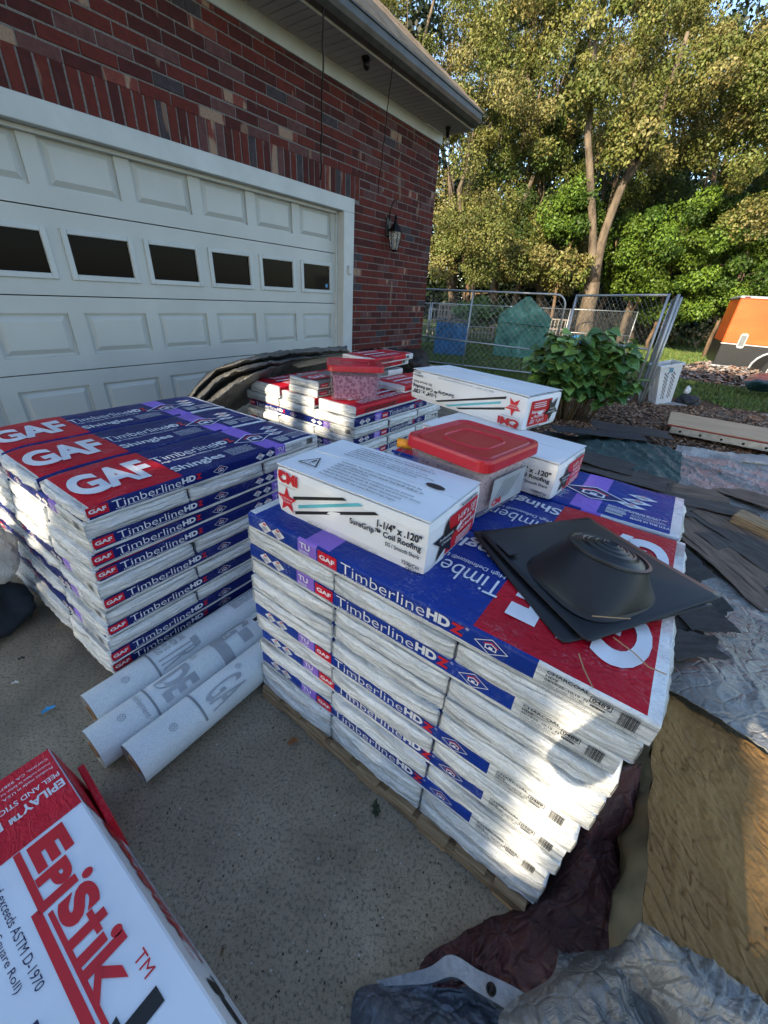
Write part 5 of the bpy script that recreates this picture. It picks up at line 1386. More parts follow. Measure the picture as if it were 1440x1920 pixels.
def panel(name, A, B, h, lab, mids=(), round_=False, verts=(), cell=.062, r=.019, bot=.05, wr=.0016, grp='chain link kennel panels'):
    A = Vector(A); B = Vector(B); root = tag(empty('fence_panel', A), lab, 'fence', grp); d = B - A; L = Vector((d.x, d.y, 0)).length; U = d / L; Z = Vector((0, 0, 1))
    O = Vector((0, 0, 0)); f = MB()
    if round_:
        f.tube([O + Z * bot, O + Z * (h[0] - .0)], r, 8); top = [O + Z * h[0]]; n = 6
        pts = [O + Z * h[0], O + U * (L - .22) + Z * h[1]] + [O + U * (L - .2 + .2 * math.sin(a)) + Z * (h[1] - .2 + .2 * math.cos(a)) for a in [math.pi / 2 * k / n for k in range(1, n + 1)]] + [O + U * L + Z * bot]
        f.tube(pts, r, 8)
    else:
        f.tube([O + Z * bot, O + Z * h[0]], r, 8); f.tube([O + U * L + Z * bot, O + U * L + Z * h[1]], r, 8); f.tube([O + Z * (h[0] - r), O + U * L + Z * (h[1] - r)], r * .95, 8)
    f.tube([O + Z * (bot + r), O + U * L + Z * (bot + r)], r * .9, 8)
    f.build('pipe_frame', m_pipe, root, True)
    for m0, m1 in mids: f = MB(); f.tube([O + Z * m0, O + U * L + Z * m1], r * .8, 8); f.build('rail', m_pipe, root, True)
    for s_ in verts: f = MB(); f.tube([O + U * (L * s_) + Z * bot, O + U * (L * s_) + Z * (h[0] * (1 - s_) + h[1] * s_)], r * .8, 8); f.build('upright', m_pipe, root, True)
    c = MB(); hh = min(h) - bot - .05; chain(c, O + U * .02 + Z * (bot + .03), U, Z, L - .04, hh, cell, wr); c.build('chain_mesh', m_wire, root, kind='stuff')
    return root
panel('a', (.35, 9.35, 0), (3.15, 8.55, 0), (1.44, 1.50), 'wide galvanized gate panel with rounded top corner behind the nail cartons', mids=((.58, .50),), round_=True, verts=(.40,), cell=.12, wr=.0026)
panel('b', (3.27, 8.42, 0), (3.83, 6.55, 0), (1.52, 1.57), 'chain link panel between the leafy bush and the white hamper', mids=((.80, .83),), cell=.098, wr=.0023)
for k in range(2):
    panel('c', (3.92 + .06 * k, 6.47 + .02 * k, 0), (4.84 + .09 * k, 8.12, 0), (1.57 - .03 * k, 1.54), ['first', 'second', 'third'][k] + ' stacked panel seen edge on behind the white hamper', cell=.12, wr=.0018)
# back row of fence
for k in range(4):
    A = (-1.2 + 2.25 * k, 13.6 + .25 * k, 0); B = (1.0 + 2.25 * k, 13.85 + .25 * k, 0)
    panel('d', A, B, (1.10 + .045 * k, 1.14 + .045 * k), ['leftmost', 'second from left', 'second from right', 'rightmost'][k] + ' panel of the low chain link fence before the trees', mids=((.55, .55),), cell=.085, r=.016, wr=.0018, grp='low chain link fence before the trees')
# ============================================================ garden things
m_blue = simple('blue_weathered_plank', (.018, .13, .30), .6, var=.5, scale=6, bump=.2, rand=True); m_gw = simple('grey_old_wood', (.12, .11, .10), .9, var=.4, scale=9)
c = atz(812, 665, 0); root = tag(empty('compost_bin', (c.x, c.y, 0), -.12), 'blue slatted wooden compost bin with grey lid near the brick corner', 'bin')
for k in range(9): b = MB(); b.box((k * .088, 0, .02), (k * .088 + .078, .02, .78), bev=.003); b.build('slat', m_blue, root)
for k in range(9): b = MB(); b.box((.80, .03 + k * .088, .02), (.82, .03 + k * .088 + .078, .76), bev=.003); b.build('slat', m_gw if k > 1 else m_blue, root)
b = MB(); b.box((0, .021, .1), (.79, .03, .7)); b.box((.79, .02, 0), (.80, .8, .74)); b.build('inner_frame', m_gw, root)
b = MB()
for k in range(8): b.box((-.04 + k * .11, -.04, .785 + .02 * (k % 3)), (.065 + k * .11, .85, .81 + .02 * (k % 3)), bev=.004)
b.build('lid_boards', m_gw, root)
# greenhouse
m_gh = NT('green_mesh_cover'); v = m_gh.co(); n_ = m_gh.noise(v, 2.5, 5, .6, 1.); m_gh.color(m_gh.ramp(n_, [(.35, (.025, .13, .10)), (.6, (.07, .26, .20)), (.75, (.22, .46, .40))])); m_gh.set(.38, 0, .5); m_gh.bump(m_gh.noise(m_gh.co('Object', (3, 3, 1.2), (.3, .4, 0)), 3, 4, .6, 1.5), .7, .08); m_gh.b.inputs['Alpha'].default_value = .96; m_gh = m_gh.m
c = atz(923, 668, 0); root = tag(empty('garden_greenhouse', (c.x, c.y, 0), -.22), 'small gabled greenhouse wrapped in green plastic behind the fence', 'greenhouse')
gwd, gdp, ge, gp = 1.28, 1.3, .98, 1.46
def gh():
    V = []; Fc = []; prof = [(0, 0), (0, ge), (gwd / 2, gp), (gwd, ge), (gwd, 0)]
    def add(P, n=10, m=10):
        b0 = len(V)
        for j in range(m + 1):
            for i in range(n + 1):
                u, w = i / n, j / m; p = (P[0] * (1 - u) + P[1] * u) * (1 - w) + (P[3] * (1 - u) + P[2] * u) * w
                nn = (P[1] - P[0]).cross(P[3] - P[0]).normalized(); p = p + nn * .025 * noise.noise(p * 2.6) * (4 * u * (1 - u)) ** .5; V.append(p)
        for j in range(m):
            for i in range(n): a = b0 + j * (n + 1) + i; Fc.append([a, a + 1, a + n + 2, a + n + 1])
    X = lambda x, y, z_: Vector((x, y, z_))
    add([X(0, 0, .03), X(gwd, 0, .03), X(gwd, 0, ge), X(0, 0, ge)], 16, 16)
    V_ = len(V); V.extend([X(0, 0, ge), X(gwd, 0, ge), X(gwd / 2, 0, gp)]); Fc.append([V_, V_ + 1, V_ + 2])
    add([X(gwd, 0, .03), X(gwd, gdp, .03), X(gwd, gdp, ge), X(gwd, 0, ge)]); add([X(0, 0, .03), X(0, gdp, .03), X(0, gdp, ge), X(0, 0, ge)])
    add([X(gwd, 0, ge), X(gwd, gdp, ge), X(gwd / 2, gdp, gp), X(gwd / 2, 0, gp)]); add([X(0, 0, ge), X(0, gdp, ge), X(gwd / 2, gdp, gp), X(gwd / 2, 0, gp)])
    add([X(0, gdp, .03), X(gwd, gdp, .03), X(gwd, gdp, ge), X(0, gdp, ge)])
    return mesh('cover', V, Fc, [m_gh], smooth=True)
obj('cover', gh(), root)
b = MB()
for x, z_ in ((.0, ge), (gwd, ge), (gwd / 2, gp)): b.tube([(x, .02, .0 if x != gwd / 2 else ge), (x, .02, z_)], .01, 6)
b.tube([(-.01, .01, ge), (gwd / 2, .01, gp), (gwd + .01, .01, ge)], .012, 6); b.tube([(.02, -.012, .86), (gwd - .02, -.012, .82)], .02, 6); b.tube([(.05, -.02, .8), (.55, -.02, .1)], .012, 5); b.build('ribs', m_gh, root)
# small pale things behind the fence
m_pale = simple('white_garden_wood', (.32, .27, .22), .7, var=.2, bump=0)
def lattice(px, py, Y, w, h, lab, col=m_pale):
    c = aty(px, py, Y); b = MB(); o_ = tag(empty('garden_rack', (c.x, c.y, 0)), lab, 'rack', 'pale garden racks beyond the fence')
    for x in (0, w - .05): b.box((x, 0, 0), (x + .05, .05, h))
    for k in range(3): b.box((.05, .005, h * (k + 1) / 3 - .05), (w - .05, .045, h * (k + 1) / 3 - .01))
    b.build('frame', col, o_); b = MB()
    for k in range(int(w / .12)): b.box((.08 + k * .12, .012, 0.02), (.11 + k * .12, .03, h - .06))
    b.build('bars', col, o_)
lattice(800, 620, 15.5, .75, .95, 'white barred rack beside the brick corner beyond the fence'); lattice(818, 620, 15.8, .8, 1.1, 'taller cream rack, right of the one by the brick corner'); lattice(872, 600, 16, 1.1, .85, 'low white rack above the leafy bed left of the greenhouse'); lattice(1012, 620, 15.2, 1.0, .9, 'pale wooden rack right of the greenhouse')
c = aty(1010, 640, 13.2); b = MB(); b.box((-.35, -.3, .28), (.35, .3, .34), bev=.02, M=Matrix.Translation((c.x, c.y, 0)) @ Matrix.Rotation(-.5, 4, 'X') @ Matrix.Rotation(.5, 4, 'Z')); b.box((-.3, .2, .0), (-.26, .24, .4), M=Matrix.Translation((c.x, c.y, 0))); b.box((.26, .2, .0), (.3, .24, .4), M=Matrix.Translation((c.x, c.y, 0)))
tag(b.build('lounge_chair', simple('faded_pink_fabric', (.42, .06, .09), .7)), 'faded pink garden seat beside the greenhouse', 'chair')
c = aty(1085, 640, 12.2); lump('blue_cover', (c.x, c.y, .42), (.42, .3, .16), simple('bright_blue_plastic', (.02, .22, .48), .4, bump=.3, bscale=10), 6, 'bright blue plastic cover behind the leafy bush', 'cover')
# ============================================================ trailer
m_or = NT('orange_trailer_paint'); v = m_or.co('Object', (.5, .5, 1.6)); n_ = m_or.noise(v, 2, 4, .5); m_or.color(m_or.ramp(n_, [(.3, (.55, .075, .012)), (.65, (.74, .13, .02))])); m_or.set(.35, 0, .5); m_or = m_or.m
m_bk = simple('black_trailer_paint', (.012, .014, .018), .35, bump=0); m_al = simple('aluminium_trim', (.62, .63, .64), .35, .5, var=.1, bump=0)
A = atz(1335, 683, .33); ang = math.radians(-30); root = tag(empty('cargo_trailer', (A.x, A.y, 0), ang), 'orange and black enclosed cargo trailer parked on the grass', 'trailer')
TL, TW, TH = 3.2, 1.7, 1.74
b = MB(); b.box((0, .0, .80), (TL, TW, TH - .05), bev=.02); b.build('orange_body', m_or, root)
b = MB(); b.box((-.0, -.008, .33), (TL, TW, .795), bev=.01)
b.build('lower_body', m_bk, root)
b = MB(); b.box((-.015, -.015, TH - .05), (TL, TW, TH), bev=.015); b.build('roof_rail', m_al, root); b = MB(); b.box((-.04, -.03, .30), (.66, .06, .335), bev=.004); b.build('bumper_step', m_al, root)
b = MB(); b.box((-.012, -.012, .785), (TL, -.002, .805)); b.build('belt_trim', m_al, root)
b = MB(); pts = []
for k in range(13): a = math.pi * k / 12; pts.append((1.17 - .50 * math.cos(a), -.03, .34 + .40 * math.sin(a)))
b.tube(pts, .022, 6); b.build('wheel_arch', m_al, root)
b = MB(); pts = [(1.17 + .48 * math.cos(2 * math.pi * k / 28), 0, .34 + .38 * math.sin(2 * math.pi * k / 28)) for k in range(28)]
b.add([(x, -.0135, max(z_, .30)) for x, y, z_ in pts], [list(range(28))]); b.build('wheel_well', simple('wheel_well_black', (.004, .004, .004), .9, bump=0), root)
wh = obj('wheel', None, root); wh.location = (1.17, -.03, .31)
b = MB(); b.tube([(0, .08, 0), (0, .06, 0), (0, -.09, 0), (0, -.11, 0)], [.27, .31, .31, .27], 28, caps=False); b.add([(.27 * math.cos(2 * math.pi * k / 28), -.11, .27 * math.sin(2 * math.pi * k / 28)) for k in range(28)], [list(range(28))]); b.build('tyre', simple('tyre_rubber', (.015, .015, .015), .8), wh, True)
b = MB()
for k in range(10): a = 2 * math.pi * k / 10; b.tube([(0, -.125, 0), (.17 * math.cos(a), -.120, .17 * math.sin(a))], [.022, .012], 6)
b.tube([(.19 * math.cos(2 * math.pi * k / 24), -.118, .19 * math.sin(2 * math.pi * k / 24)) for k in range(25)], .016, 6); b.tube([(0, -.12, 0), (0, -.14, 0)], .035, 12); b.build('rim', m_al, wh, True)
b = MB(); b.box((.28, -.03, .72), (.42, .0, 1.02), bev=.03); b.build('side_lamp', m_al, root); b = MB(); b.box((.305, -.034, .76), (.395, -.028, .98), bev=.003); b.build('lamp_glass', simple('grey_vent', (.16, .18, .19), .3, bump=0), root)
b = MB(); b.box((.06, -.02, TH - .035), (.16, -.012, TH - .015)); b.build('marker_lamp', simple('dark_red_lens', (.15, .01, .01), .3, bump=0), root)
# gravel and shingle rubble mound
def mound():
    r = np.random.RandomState(4); n = 5200; c = atz(1395, 722, 0)
    rad = 1.9 * np.sqrt(r.uniform(0, 1, n)); a = r.uniform(0, 6.28, n); x = c.x + .55 + rad * np.cos(a) * 1.1; y = c.y + .7 + rad * np.sin(a) * .7
    z = .50 * np.clip(1 - (rad / 1.9) ** 1.3, 0, 1)
    return np.stack([x, y, z], 1)
P_ = mound(); cols = [simple('rubble_pale', (.40, .34, .30), .9, bump=0), simple('rubble_grey', (.20, .18, .17), .9, bump=0), simple('rubble_dark', (.06, .05, .05), .9, bump=0), simple('rubble_rust', (.30, .17, .11), .9, bump=0)]
obj('gravel_mound', chips('gravel_mound', 5200, lambda r, n: P_, .055, cols, 9, None), label='low mound of mixed gravel and bark before the orange trailer', category='gravel', kind='stuff')
c = atz(1395, 722, 0); lump('soil_core', (c.x + .55, c.y + .7, 0), (1.6, 1.0, .22), simple('dark_soil', (.07, .05, .035), .95), 2, 'earth heap under the gravel mound', 'soil')['kind'] = 'stuff'
cloth('dark_teal_tarp', [[(1405, 705, .35), (1430, 700, .42), (1480, 700, .42)], [(1395, 718, .28), (1430, 716, .34), (1490, 720, .34)], [(1405, 735, .12), (1440, 738, .12), (1500, 745, .12)]], tarpmat('dark_teal_plastic', (.008, .03, .05), (.02, .07, .09), .35, 0), (30, 20), .03, 6, 'dark teal plastic sheet on the gravel mound at right edge', 'sheet')
# ============================================================ litter
def leaf(px, py, L, col, lab, name='dry_leaf', deg=0, lobes=7):
    p = atz(px, py, .012); V = [(0, 0, .006)]; n = 4 * lobes; r_ = random.Random(px)
    for k in range(n):
        a = 2 * math.pi * k / n; rr_ = L * (.5 if k % 2 else .36) * (1 + r_.uniform(-.15, .15)); V.append((math.cos(a) * rr_, math.sin(a) * rr_ * .5, .004 + .008 * abs(math.cos(a * 2))))
    o = obj(name, mesh(name, V, [[0, 1 + k, 1 + (k + 1) % n] for k in range(n)], [simple(name + '_skin', col, .7, var=.3, scale=30)]), None, tuple(p), math.radians(deg)); return tag(o, lab, 'leaf' if 'leaf' in name else 'scrap')
leaf(549, 1392, .045, (.26, .10, .03), 'dry orange leaf on the concrete by the near pallet', deg=35); leaf(705, 1518, .052, (.035, .045, .02), 'dark green oak leaf below the near pallet', 'green_leaf', 100, 4)
leaf(92, 1332, .045, (.05, .33, .62), 'torn bright blue scrap of plastic on the concrete', 'blue_scrap', 50, 3); leaf(30, 1282, .028, (.55, .55, .52), 'small white scrap on the concrete left of the blue scrap', 'paper_scrap', 20, 3); leaf(42, 1236, .03, (.02, .02, .02), 'thin dark strip on the concrete near the left pallet', 'dark_scrap', 25, 2)
leaf(418, 1785, .022, (.22, .16, .10), 'small tan leaf on the concrete beside the long carton', 'tan_leaf', 80, 2)
r_ = random.Random(2)
cols = [(.02, .02, .02), (.4, .4, .38), (.2, .14, .08)]
b = MB()
for k in range(620):
    p = atz(r_.uniform(230, 950), r_.uniform(1330, 1910), .004); s_ = r_.choice([.0005, .0007, .001, .0016]); a = r_.uniform(0, 3.1)
    b.box((-s_ * r_.uniform(1, 2), -s_, 0), (s_ * 1.3, s_ * r_.uniform(.5, 1.2), s_), r_.choice([0, 0, 0, 1, 2]), M=Matrix.Translation(p) @ Matrix.Rotation(a, 4, 'Z'))
b.build('concrete_grit', [simple('grit_%d' % i, c_, .9, bump=0) for i, c_ in enumerate(cols)], label='dark and pale specks of grit on the bare concrete', category='grit', kind='stuff')
# twigs on flashing and bundle
for (pts, z_, lab) in (([(1110, 1155), (1150, 1158), (1182, 1160)], .853, 'pale pine needle lying on the upper flashing'), ([(1085, 1225), (1095, 1255), (1112, 1290)], .812, 'bent brown twig on the red print of the near stack'), ([(1150, 1195), (1190, 1225), (1215, 1250), (1250, 1265)], .815, 'thin dry straw near the white letter beneath the flashing')):
    b = MB(); b.tube([atz(x, y, z_) for x, y in pts], .0012, 5); tag(b.build('twig', simple('straw', (.34, .22, .12), .8, bump=0)), lab, 'twig')

# ============================================================ vegetation
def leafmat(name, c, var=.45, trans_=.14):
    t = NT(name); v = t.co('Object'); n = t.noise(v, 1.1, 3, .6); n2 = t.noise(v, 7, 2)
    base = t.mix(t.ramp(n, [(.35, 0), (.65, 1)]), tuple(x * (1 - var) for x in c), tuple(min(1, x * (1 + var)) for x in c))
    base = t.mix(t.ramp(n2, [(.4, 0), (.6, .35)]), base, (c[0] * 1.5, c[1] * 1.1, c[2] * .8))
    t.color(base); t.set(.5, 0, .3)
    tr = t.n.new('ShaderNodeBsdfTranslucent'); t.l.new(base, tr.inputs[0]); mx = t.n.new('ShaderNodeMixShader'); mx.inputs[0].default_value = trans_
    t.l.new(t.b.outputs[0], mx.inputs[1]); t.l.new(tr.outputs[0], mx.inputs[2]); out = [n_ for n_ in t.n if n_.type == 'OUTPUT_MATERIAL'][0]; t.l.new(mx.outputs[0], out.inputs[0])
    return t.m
LM = {'gold': [leafmat('olive_gold_leaf', (.175, .19, .052)), leafmat('olive_leaf', (.115, .145, .034)), leafmat('tan_leaf', (.22, .205, .075))],
      'mid': [leafmat('mid_green_leaf', (.050, .090, .020)), leafmat('yellow_green_leaf', (.10, .13, .028))],
      'bright': [leafmat('bright_green_leaf', (.105, .180, .022)), leafmat('fresh_green_leaf', (.045, .095, .014))],
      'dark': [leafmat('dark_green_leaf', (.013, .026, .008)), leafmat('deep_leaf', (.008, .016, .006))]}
def barkmat(name, c):
    t = NT(name); v = t.co('Object', (1, 1, .35)); n = t.noise(v, 5, 5, .7); n2 = t.noise(v, 1.6, 3)
    t.color(t.mix(t.ramp(n2, [(.45, 0), (.6, .6)]), t.ramp(n, [(.35, tuple(x * .3 for x in c)), (.6, c)]), tuple(x * .45 for x in c))); t.set(.9, 0, .2); t.bump(n, .6, .04); return t.m
m_bark = barkmat('pale_bark', (.215, .165, .115)); m_bark2 = barkmat('brown_bark', (.24, .16, .10))
def crown(name, clumps, per, lsize, mats, seed, droop=.5):
    """clumps: (k,4) array of centres and radii; leaves are small folded quads"""
    r = np.random.RandomState(seed); C_ = np.repeat(clumps, per, axis=0); n = len(C_)
    d = r.normal(size=(n, 3)); d /= np.linalg.norm(d, axis=1)[:, None]
    rad = r.uniform(.35, 1, n) ** .6
    P = C_[:, :3] + d * (rad * C_[:, 3])[:, None] * np.array([1.05, 1.05, .8])
    L = lsize * r.uniform(.6, 1.3, n); 
    nd = d * .7 + r.normal(size=(n, 3)) * .6 + np.array([0, 0, .25]); nd /= np.linalg.norm(nd, axis=1)[:, None]
    ax = r.normal(size=(n, 3)) + np.array([0, 0, -droop * 1.6]); ax -= nd * (ax * nd).sum(1)[:, None]; ax /= np.linalg.norm(ax, axis=1)[:, None]
    sd = np.cross(nd, ax); w = (L * .30)[:, None]; L = L[:, None]
    A = P; B = P + ax * L * .5 + sd * w + nd * L * .06; T = P + ax * L - nd * L * .12; D = P + ax * L * .5 - sd * w + nd * L * .06
    V = np.stack([A, B, T, D], 1).reshape(-1, 3)
    mi = np.repeat(r.randint(0, len(mats), len(clumps)), per); k = r.uniform(0, 1, n) < .3; mi[k] = r.randint(0, len(mats), k.sum())
    return numesh(name, V, 4, mats, mi)
def clumps_ell(c, rad, k, cr_, seed, shell=.5):
    r = np.random.RandomState(seed); d = r.normal(size=(k, 3)); d /= np.linalg.norm(d, axis=1)[:, None]
    f = r.uniform(shell, 1, k)[:, None]; P = np.array(c) + d * f * np.array(rad)
    return np.concatenate([P, (cr_ * r.uniform(.6, 1.3, k))[:, None]], 1)
def limb(b, p0, p1, r0, r1, seed, n=7, j=.12):
    r = random.Random(seed); pts = []; rs = []
    for i in range(n + 1):
        t = i / n; p = Vector(p0).lerp(Vector(p1), t); L = (Vector(p1) - Vector(p0)).length
        if 0 < i < n: p += Vector((r.uniform(-1, 1), r.uniform(-1, 1), r.uniform(-.3, .3))) * j * L / n
        pts.append(p); rs.append(r0 + (r1 - r0) * t)
    b.tube(pts, rs, 10); return pts
def tree(px, py, rx, ry, Y, kind, lab, k=60, per=230, lsz=.17, crr=.8, seed=1, tr=.14, bark=None, depth=None, trunk=True, group='trees at the wood edge', cat='tree', name='leafy_tree'):
    c = aty(px, py, Y); D_ = ray(px, py).length / ray(px, py).y * Y / F_PX
    Rx, Rz = rx * Y / F_PX * 1.15, ry * Y / F_PX * 1.1
    root = tag(empty(name, (c.x, Y, 0)), lab, cat, group)
    cl = clumps_ell((0, 0, c.z), (Rx, depth or min(Rx, 2.4), Rz), k, crr, seed); obj('crown', crown('crown', cl, per, lsz, LM[kind], seed), root)
    if trunk:
        b = MB(); pts = limb(b, (0, 0, -.1), (Rx * .15 * ((seed % 3) - 1), 0, c.z + Rz * .3), tr, tr * .35, seed, 9, .25)
        r = random.Random(seed)
        for i in range(5):
            s_ = pts[r.randint(3, 8)]; e = Vector(cl[r.randint(0, k - 1)][:3].tolist()); limb(b, s_, s_.lerp(e, .85), tr * .35, tr * .1, seed + i, 5)
        b.build('trunk', bark or m_bark2, root, True)
    return root
# far dark wood: big crowns behind everything
i = 0
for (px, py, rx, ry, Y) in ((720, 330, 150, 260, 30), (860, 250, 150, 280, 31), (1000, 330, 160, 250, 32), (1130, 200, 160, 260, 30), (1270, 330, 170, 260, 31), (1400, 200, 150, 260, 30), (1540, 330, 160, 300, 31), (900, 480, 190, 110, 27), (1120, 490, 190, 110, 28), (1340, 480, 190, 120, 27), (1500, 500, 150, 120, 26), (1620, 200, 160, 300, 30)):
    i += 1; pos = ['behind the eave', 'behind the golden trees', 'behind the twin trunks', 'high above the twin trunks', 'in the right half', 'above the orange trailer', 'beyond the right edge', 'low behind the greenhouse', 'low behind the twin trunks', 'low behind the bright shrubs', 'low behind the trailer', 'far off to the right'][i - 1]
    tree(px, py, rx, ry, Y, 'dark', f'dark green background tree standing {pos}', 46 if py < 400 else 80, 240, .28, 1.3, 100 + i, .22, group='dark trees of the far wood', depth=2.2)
# golden olive trees in front
gold = ((905, 90, 95, 110, 20, 'tall golden olive tree right of the roof corner'), (790, 60, 80, 95, 22, 'golden olive tree rising over the roof edge'), (1010, 120, 85, 140, 19, 'golden tree left of the twin trunks reaching the picture top'),
        (870, 330, 70, 120, 17.5, 'golden tree hanging beside the brick corner'), (900, 470, 75, 50, 16.5, 'low golden branches above the gate panel'), (1120, 110, 90, 120, 18.5, 'golden tree crown over the twin trunks'),
        (1370, 90, 110, 120, 16, 'golden tree overhanging at the upper right'), (1310, 220, 120, 50, 15.5, 'long golden branch sweeping in from the right'), (1000, 470, 80, 50, 17, 'olive branches low over the greenhouse'), (1240, 60, 80, 90, 20, 'golden olive tree top between the overhang and twin trunks'), (1490, 240, 90, 160, 15, 'golden tree at the right edge'))
for n_, (px, py, rx, ry, Y, lab) in enumerate(gold):
    tree(px, py, rx, ry, Y, 'gold', lab, int(15 + rx * ry / 430), 820, .080, .55, 10 + n_, .13, m_bark, trunk=(ry > 60 and px < 1300), group='golden olive trees of the wood edge')
for n_, (px, py, rx, ry, Y, lab) in enumerate(((1020, 330, 60, 70, 19, 'mid green tree left of the twin trunks'), (985, 430, 60, 50, 18, 'green sapling above the greenhouse'), (1150, 330, 90, 60, 21, 'green crown between the twin trunks'), (1330, 330, 110, 90, 20, 'green tree above the bright shrubs'), (940, 210, 50, 90, 21, 'green tree among the golden ones'))):
    tree(px, py, rx, ry, Y, 'mid', lab, int(14 + rx * ry / 420), 700, .085, .58, 40 + n_, .11, m_bark, group='mid green trees of the wood edge')
for n_, (px, py, rx, ry, Y, lab) in enumerate(((1290, 440, 80, 50, 16, 'bright green shrub tree left above the trailer'), (1390, 500, 80, 60, 15.5, 'bright green shrub tree right behind the trailer'), (1200, 510, 70, 45, 16.5, 'bright green shrub beside the twin trunks'), (1270, 560, 60, 35, 16, 'bright green shrub low at the lawn edge'), (1430, 420, 70, 50, 16.5, 'bright green tree above the trailer roof'), (1080, 400, 30, 34, 16, 'bright green sprigs left of the twin trunks'), (1160, 470, 50, 40, 17.2, 'bright green leaves right of the twin trunks'))):
    tree(px, py, rx, ry, Y, 'bright', lab, int(14 + rx * ry / 300), 640, .088, .46, 60 + n_, .07, m_bark2, group='bright green shrubs at the lawn edge')
# twin trunk tree
for n_, (px, py, rx, ry, Y, lab) in enumerate(((1190, 250, 34, 34, 14.9, 'golden spray across the right twin trunk'), (1120, 130, 46, 60, 14.9, 'golden crown spray high on the twin trunks'), (1078, 500, 26, 16, 14.8, 'olive spray beside the foot of the twin trunks'))):
    tree(px, py, rx, ry, Y, 'gold', lab, 9, 300, .115, .36, 90 + n_, .05, m_bark, depth=.4, trunk=False, group='golden olive trees of the wood edge', name='leafy_spray')
base = atz(1098, 628, .12); Yt = 15.3
root = tag(empty('twin_trunk_tree', (0, 0, 0)), 'pale barked tree whose trunk splits in two above the fence', 'tree')
def px3(px, py, Y=Yt): return aty(px, py, Y)
b = MB()
def trunkline(pts, rs, Y=Yt):
    P = [px3(x, y, Y) for x, y in pts]; b.tube(P, rs, 12)
trunkline([(1093, 650), (1097, 600), (1106, 560), (1110, 530)], [.38, .27, .25, .24])
trunkline([(1108, 540), (1110, 500), (1112, 430), (1109, 380), (1106, 320), (1102, 250), (1112, 160), (1120, 20)], [.18, .125, .11, .11, .10, .09, .07, .04])
trunkline([(1112, 545), (1120, 490), (1132, 440), (1150, 390), (1168, 345), (1185, 305), (1188, 240), (1190, 150)], [.18, .15, .13, .12, .11, .09, .07, .04])
trunkline([(1168, 345), (1195, 305), (1225, 240), (1260, 150), (1290, 60)], [.12, .11, .10, .08, .05])
b.build('trunk', m_bark, root, True)
b = MB(); trunkline([(1150, 480), (1165, 440), (1185, 420), (1195, 405)], [.05, .035, .02, .01], 16.8); trunkline([(1165, 440), (1175, 425), (1196, 425)], [.03, .02, .01], 16.8); b.build('dead_branch', m_bark, root, True)
for (pts, rs, Y, lab) in (([(1158, 650), (1172, 600), (1186, 560), (1190, 480)], [.12, .11, .10, .08], 16.5, 'slim pale trunk seen through the right chain link panel'), ([(1180, 650), (1184, 600), (1192, 555)], [.16, .14, .12], 17.5, 'thicker pale trunk right of the slim one behind the panel'),
    ([(851, 600), (850, 540), (852, 470), (845, 330)], [.16, .14, .13, .10], 18, 'orange lit straight trunk nearest the brick corner'), ([(925, 600), (926, 560), (928, 520)], [.19, .17, .15], 19, 'short lit trunk left of the greenhouse peak'), ([(1008, 600), (1012, 545), (1016, 500), (1010, 420)], [.12, .11, .10, .08], 18, 'thin trunk right of the greenhouse peak'),
    ([(960, 430), (985, 370), (1000, 330)], [.10, .08, .06], 18, 'leaning lit branch trunk in the golden trees'), ([(1340, 600), (1342, 500), (1335, 380), (1345, 250)], [.12, .11, .1, .07], 22, 'dark trunk among the bright shrubs'), ([(1232, 600), (1228, 480), (1235, 400)], [.08, .07, .05], 19, 'thin grey trunk behind the bright shrubs')):
    b = MB(); r2 = random.Random(len(lab)); trunkline(pts, rs, Y); tag(b.build('tree_trunk', m_bark if 'dark' not in lab else m_bark2, None, True), lab, 'tree trunk', 'trunks at the wood edge')
# undergrowth: leafy bed and pale brush
cl = clumps_ell((0, 0, 0), (9.5, .8, .55), 70, .5, 5); cl[:, :3] += np.array(tuple(aty(1300, 628, 19.5)))
obj('brushwood', crown('brushwood', cl, 150, .14, [leafmat('dry_brush_leaf', (.24, .19, .11)), LM['mid'][0], LM['gold'][2]], 8), label='dry pale brush along the far edge of the lawn', category='brush', kind='stuff')
c = aty(895, 612, 14.6); cl = clumps_ell((c.x, c.y, .95), (.85, .6, .28), 26, .26, 9); o = obj('vegetable_bed', crown('vegetable_bed', cl, 130, .13, [leafmat('bean_leaf', (.10, .19, .06)), LM['bright'][1]], 8, .1)); tag(o, 'bushy green vegetable bed between compost bin and greenhouse', 'plant')
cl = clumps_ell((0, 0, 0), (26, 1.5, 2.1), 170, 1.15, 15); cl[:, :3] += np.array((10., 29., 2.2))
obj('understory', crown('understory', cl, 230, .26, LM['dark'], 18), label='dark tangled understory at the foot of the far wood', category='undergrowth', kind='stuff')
# big leaved bush
bb = atz(1062, 790, 0)
root = tag(empty('leafy_bush', (bb.x, bb.y, 0)), 'big leaved green bush between the cartons and the hamper', 'bush')
def bigleaf(mat, cup):
    V = []; Fc = []; out = [(0, 0), (.10, .30), (.32, .50), (.55, .46), (.80, .24), (1.0, 0)]; n = len(out)
    V = [(x, 0, -cup * (x - .4) ** 2) for x, y in out] + [(x, y, cup * y * .6 - cup * (x - .4) ** 2 * 1.1) for x, y in out[1:-1]] + [(x, -y, cup * y * .6 - cup * (x - .4) ** 2 * 1.1) for x, y in out[1:-1]]
    for s_ in (0, 1):
        o_ = n + s_ * (n - 2); rim = lambda i: (0 if i == 0 else n - 1 if i == n - 1 else o_ + i - 1)
        for i in range(n - 1):
            f = [i, i + 1, rim(i + 1), rim(i)]; f = list(dict.fromkeys(f)); Fc.append(f if s_ == 0 else f[::-1])
    return mesh('leaf', V, Fc, [mat], smooth=False)
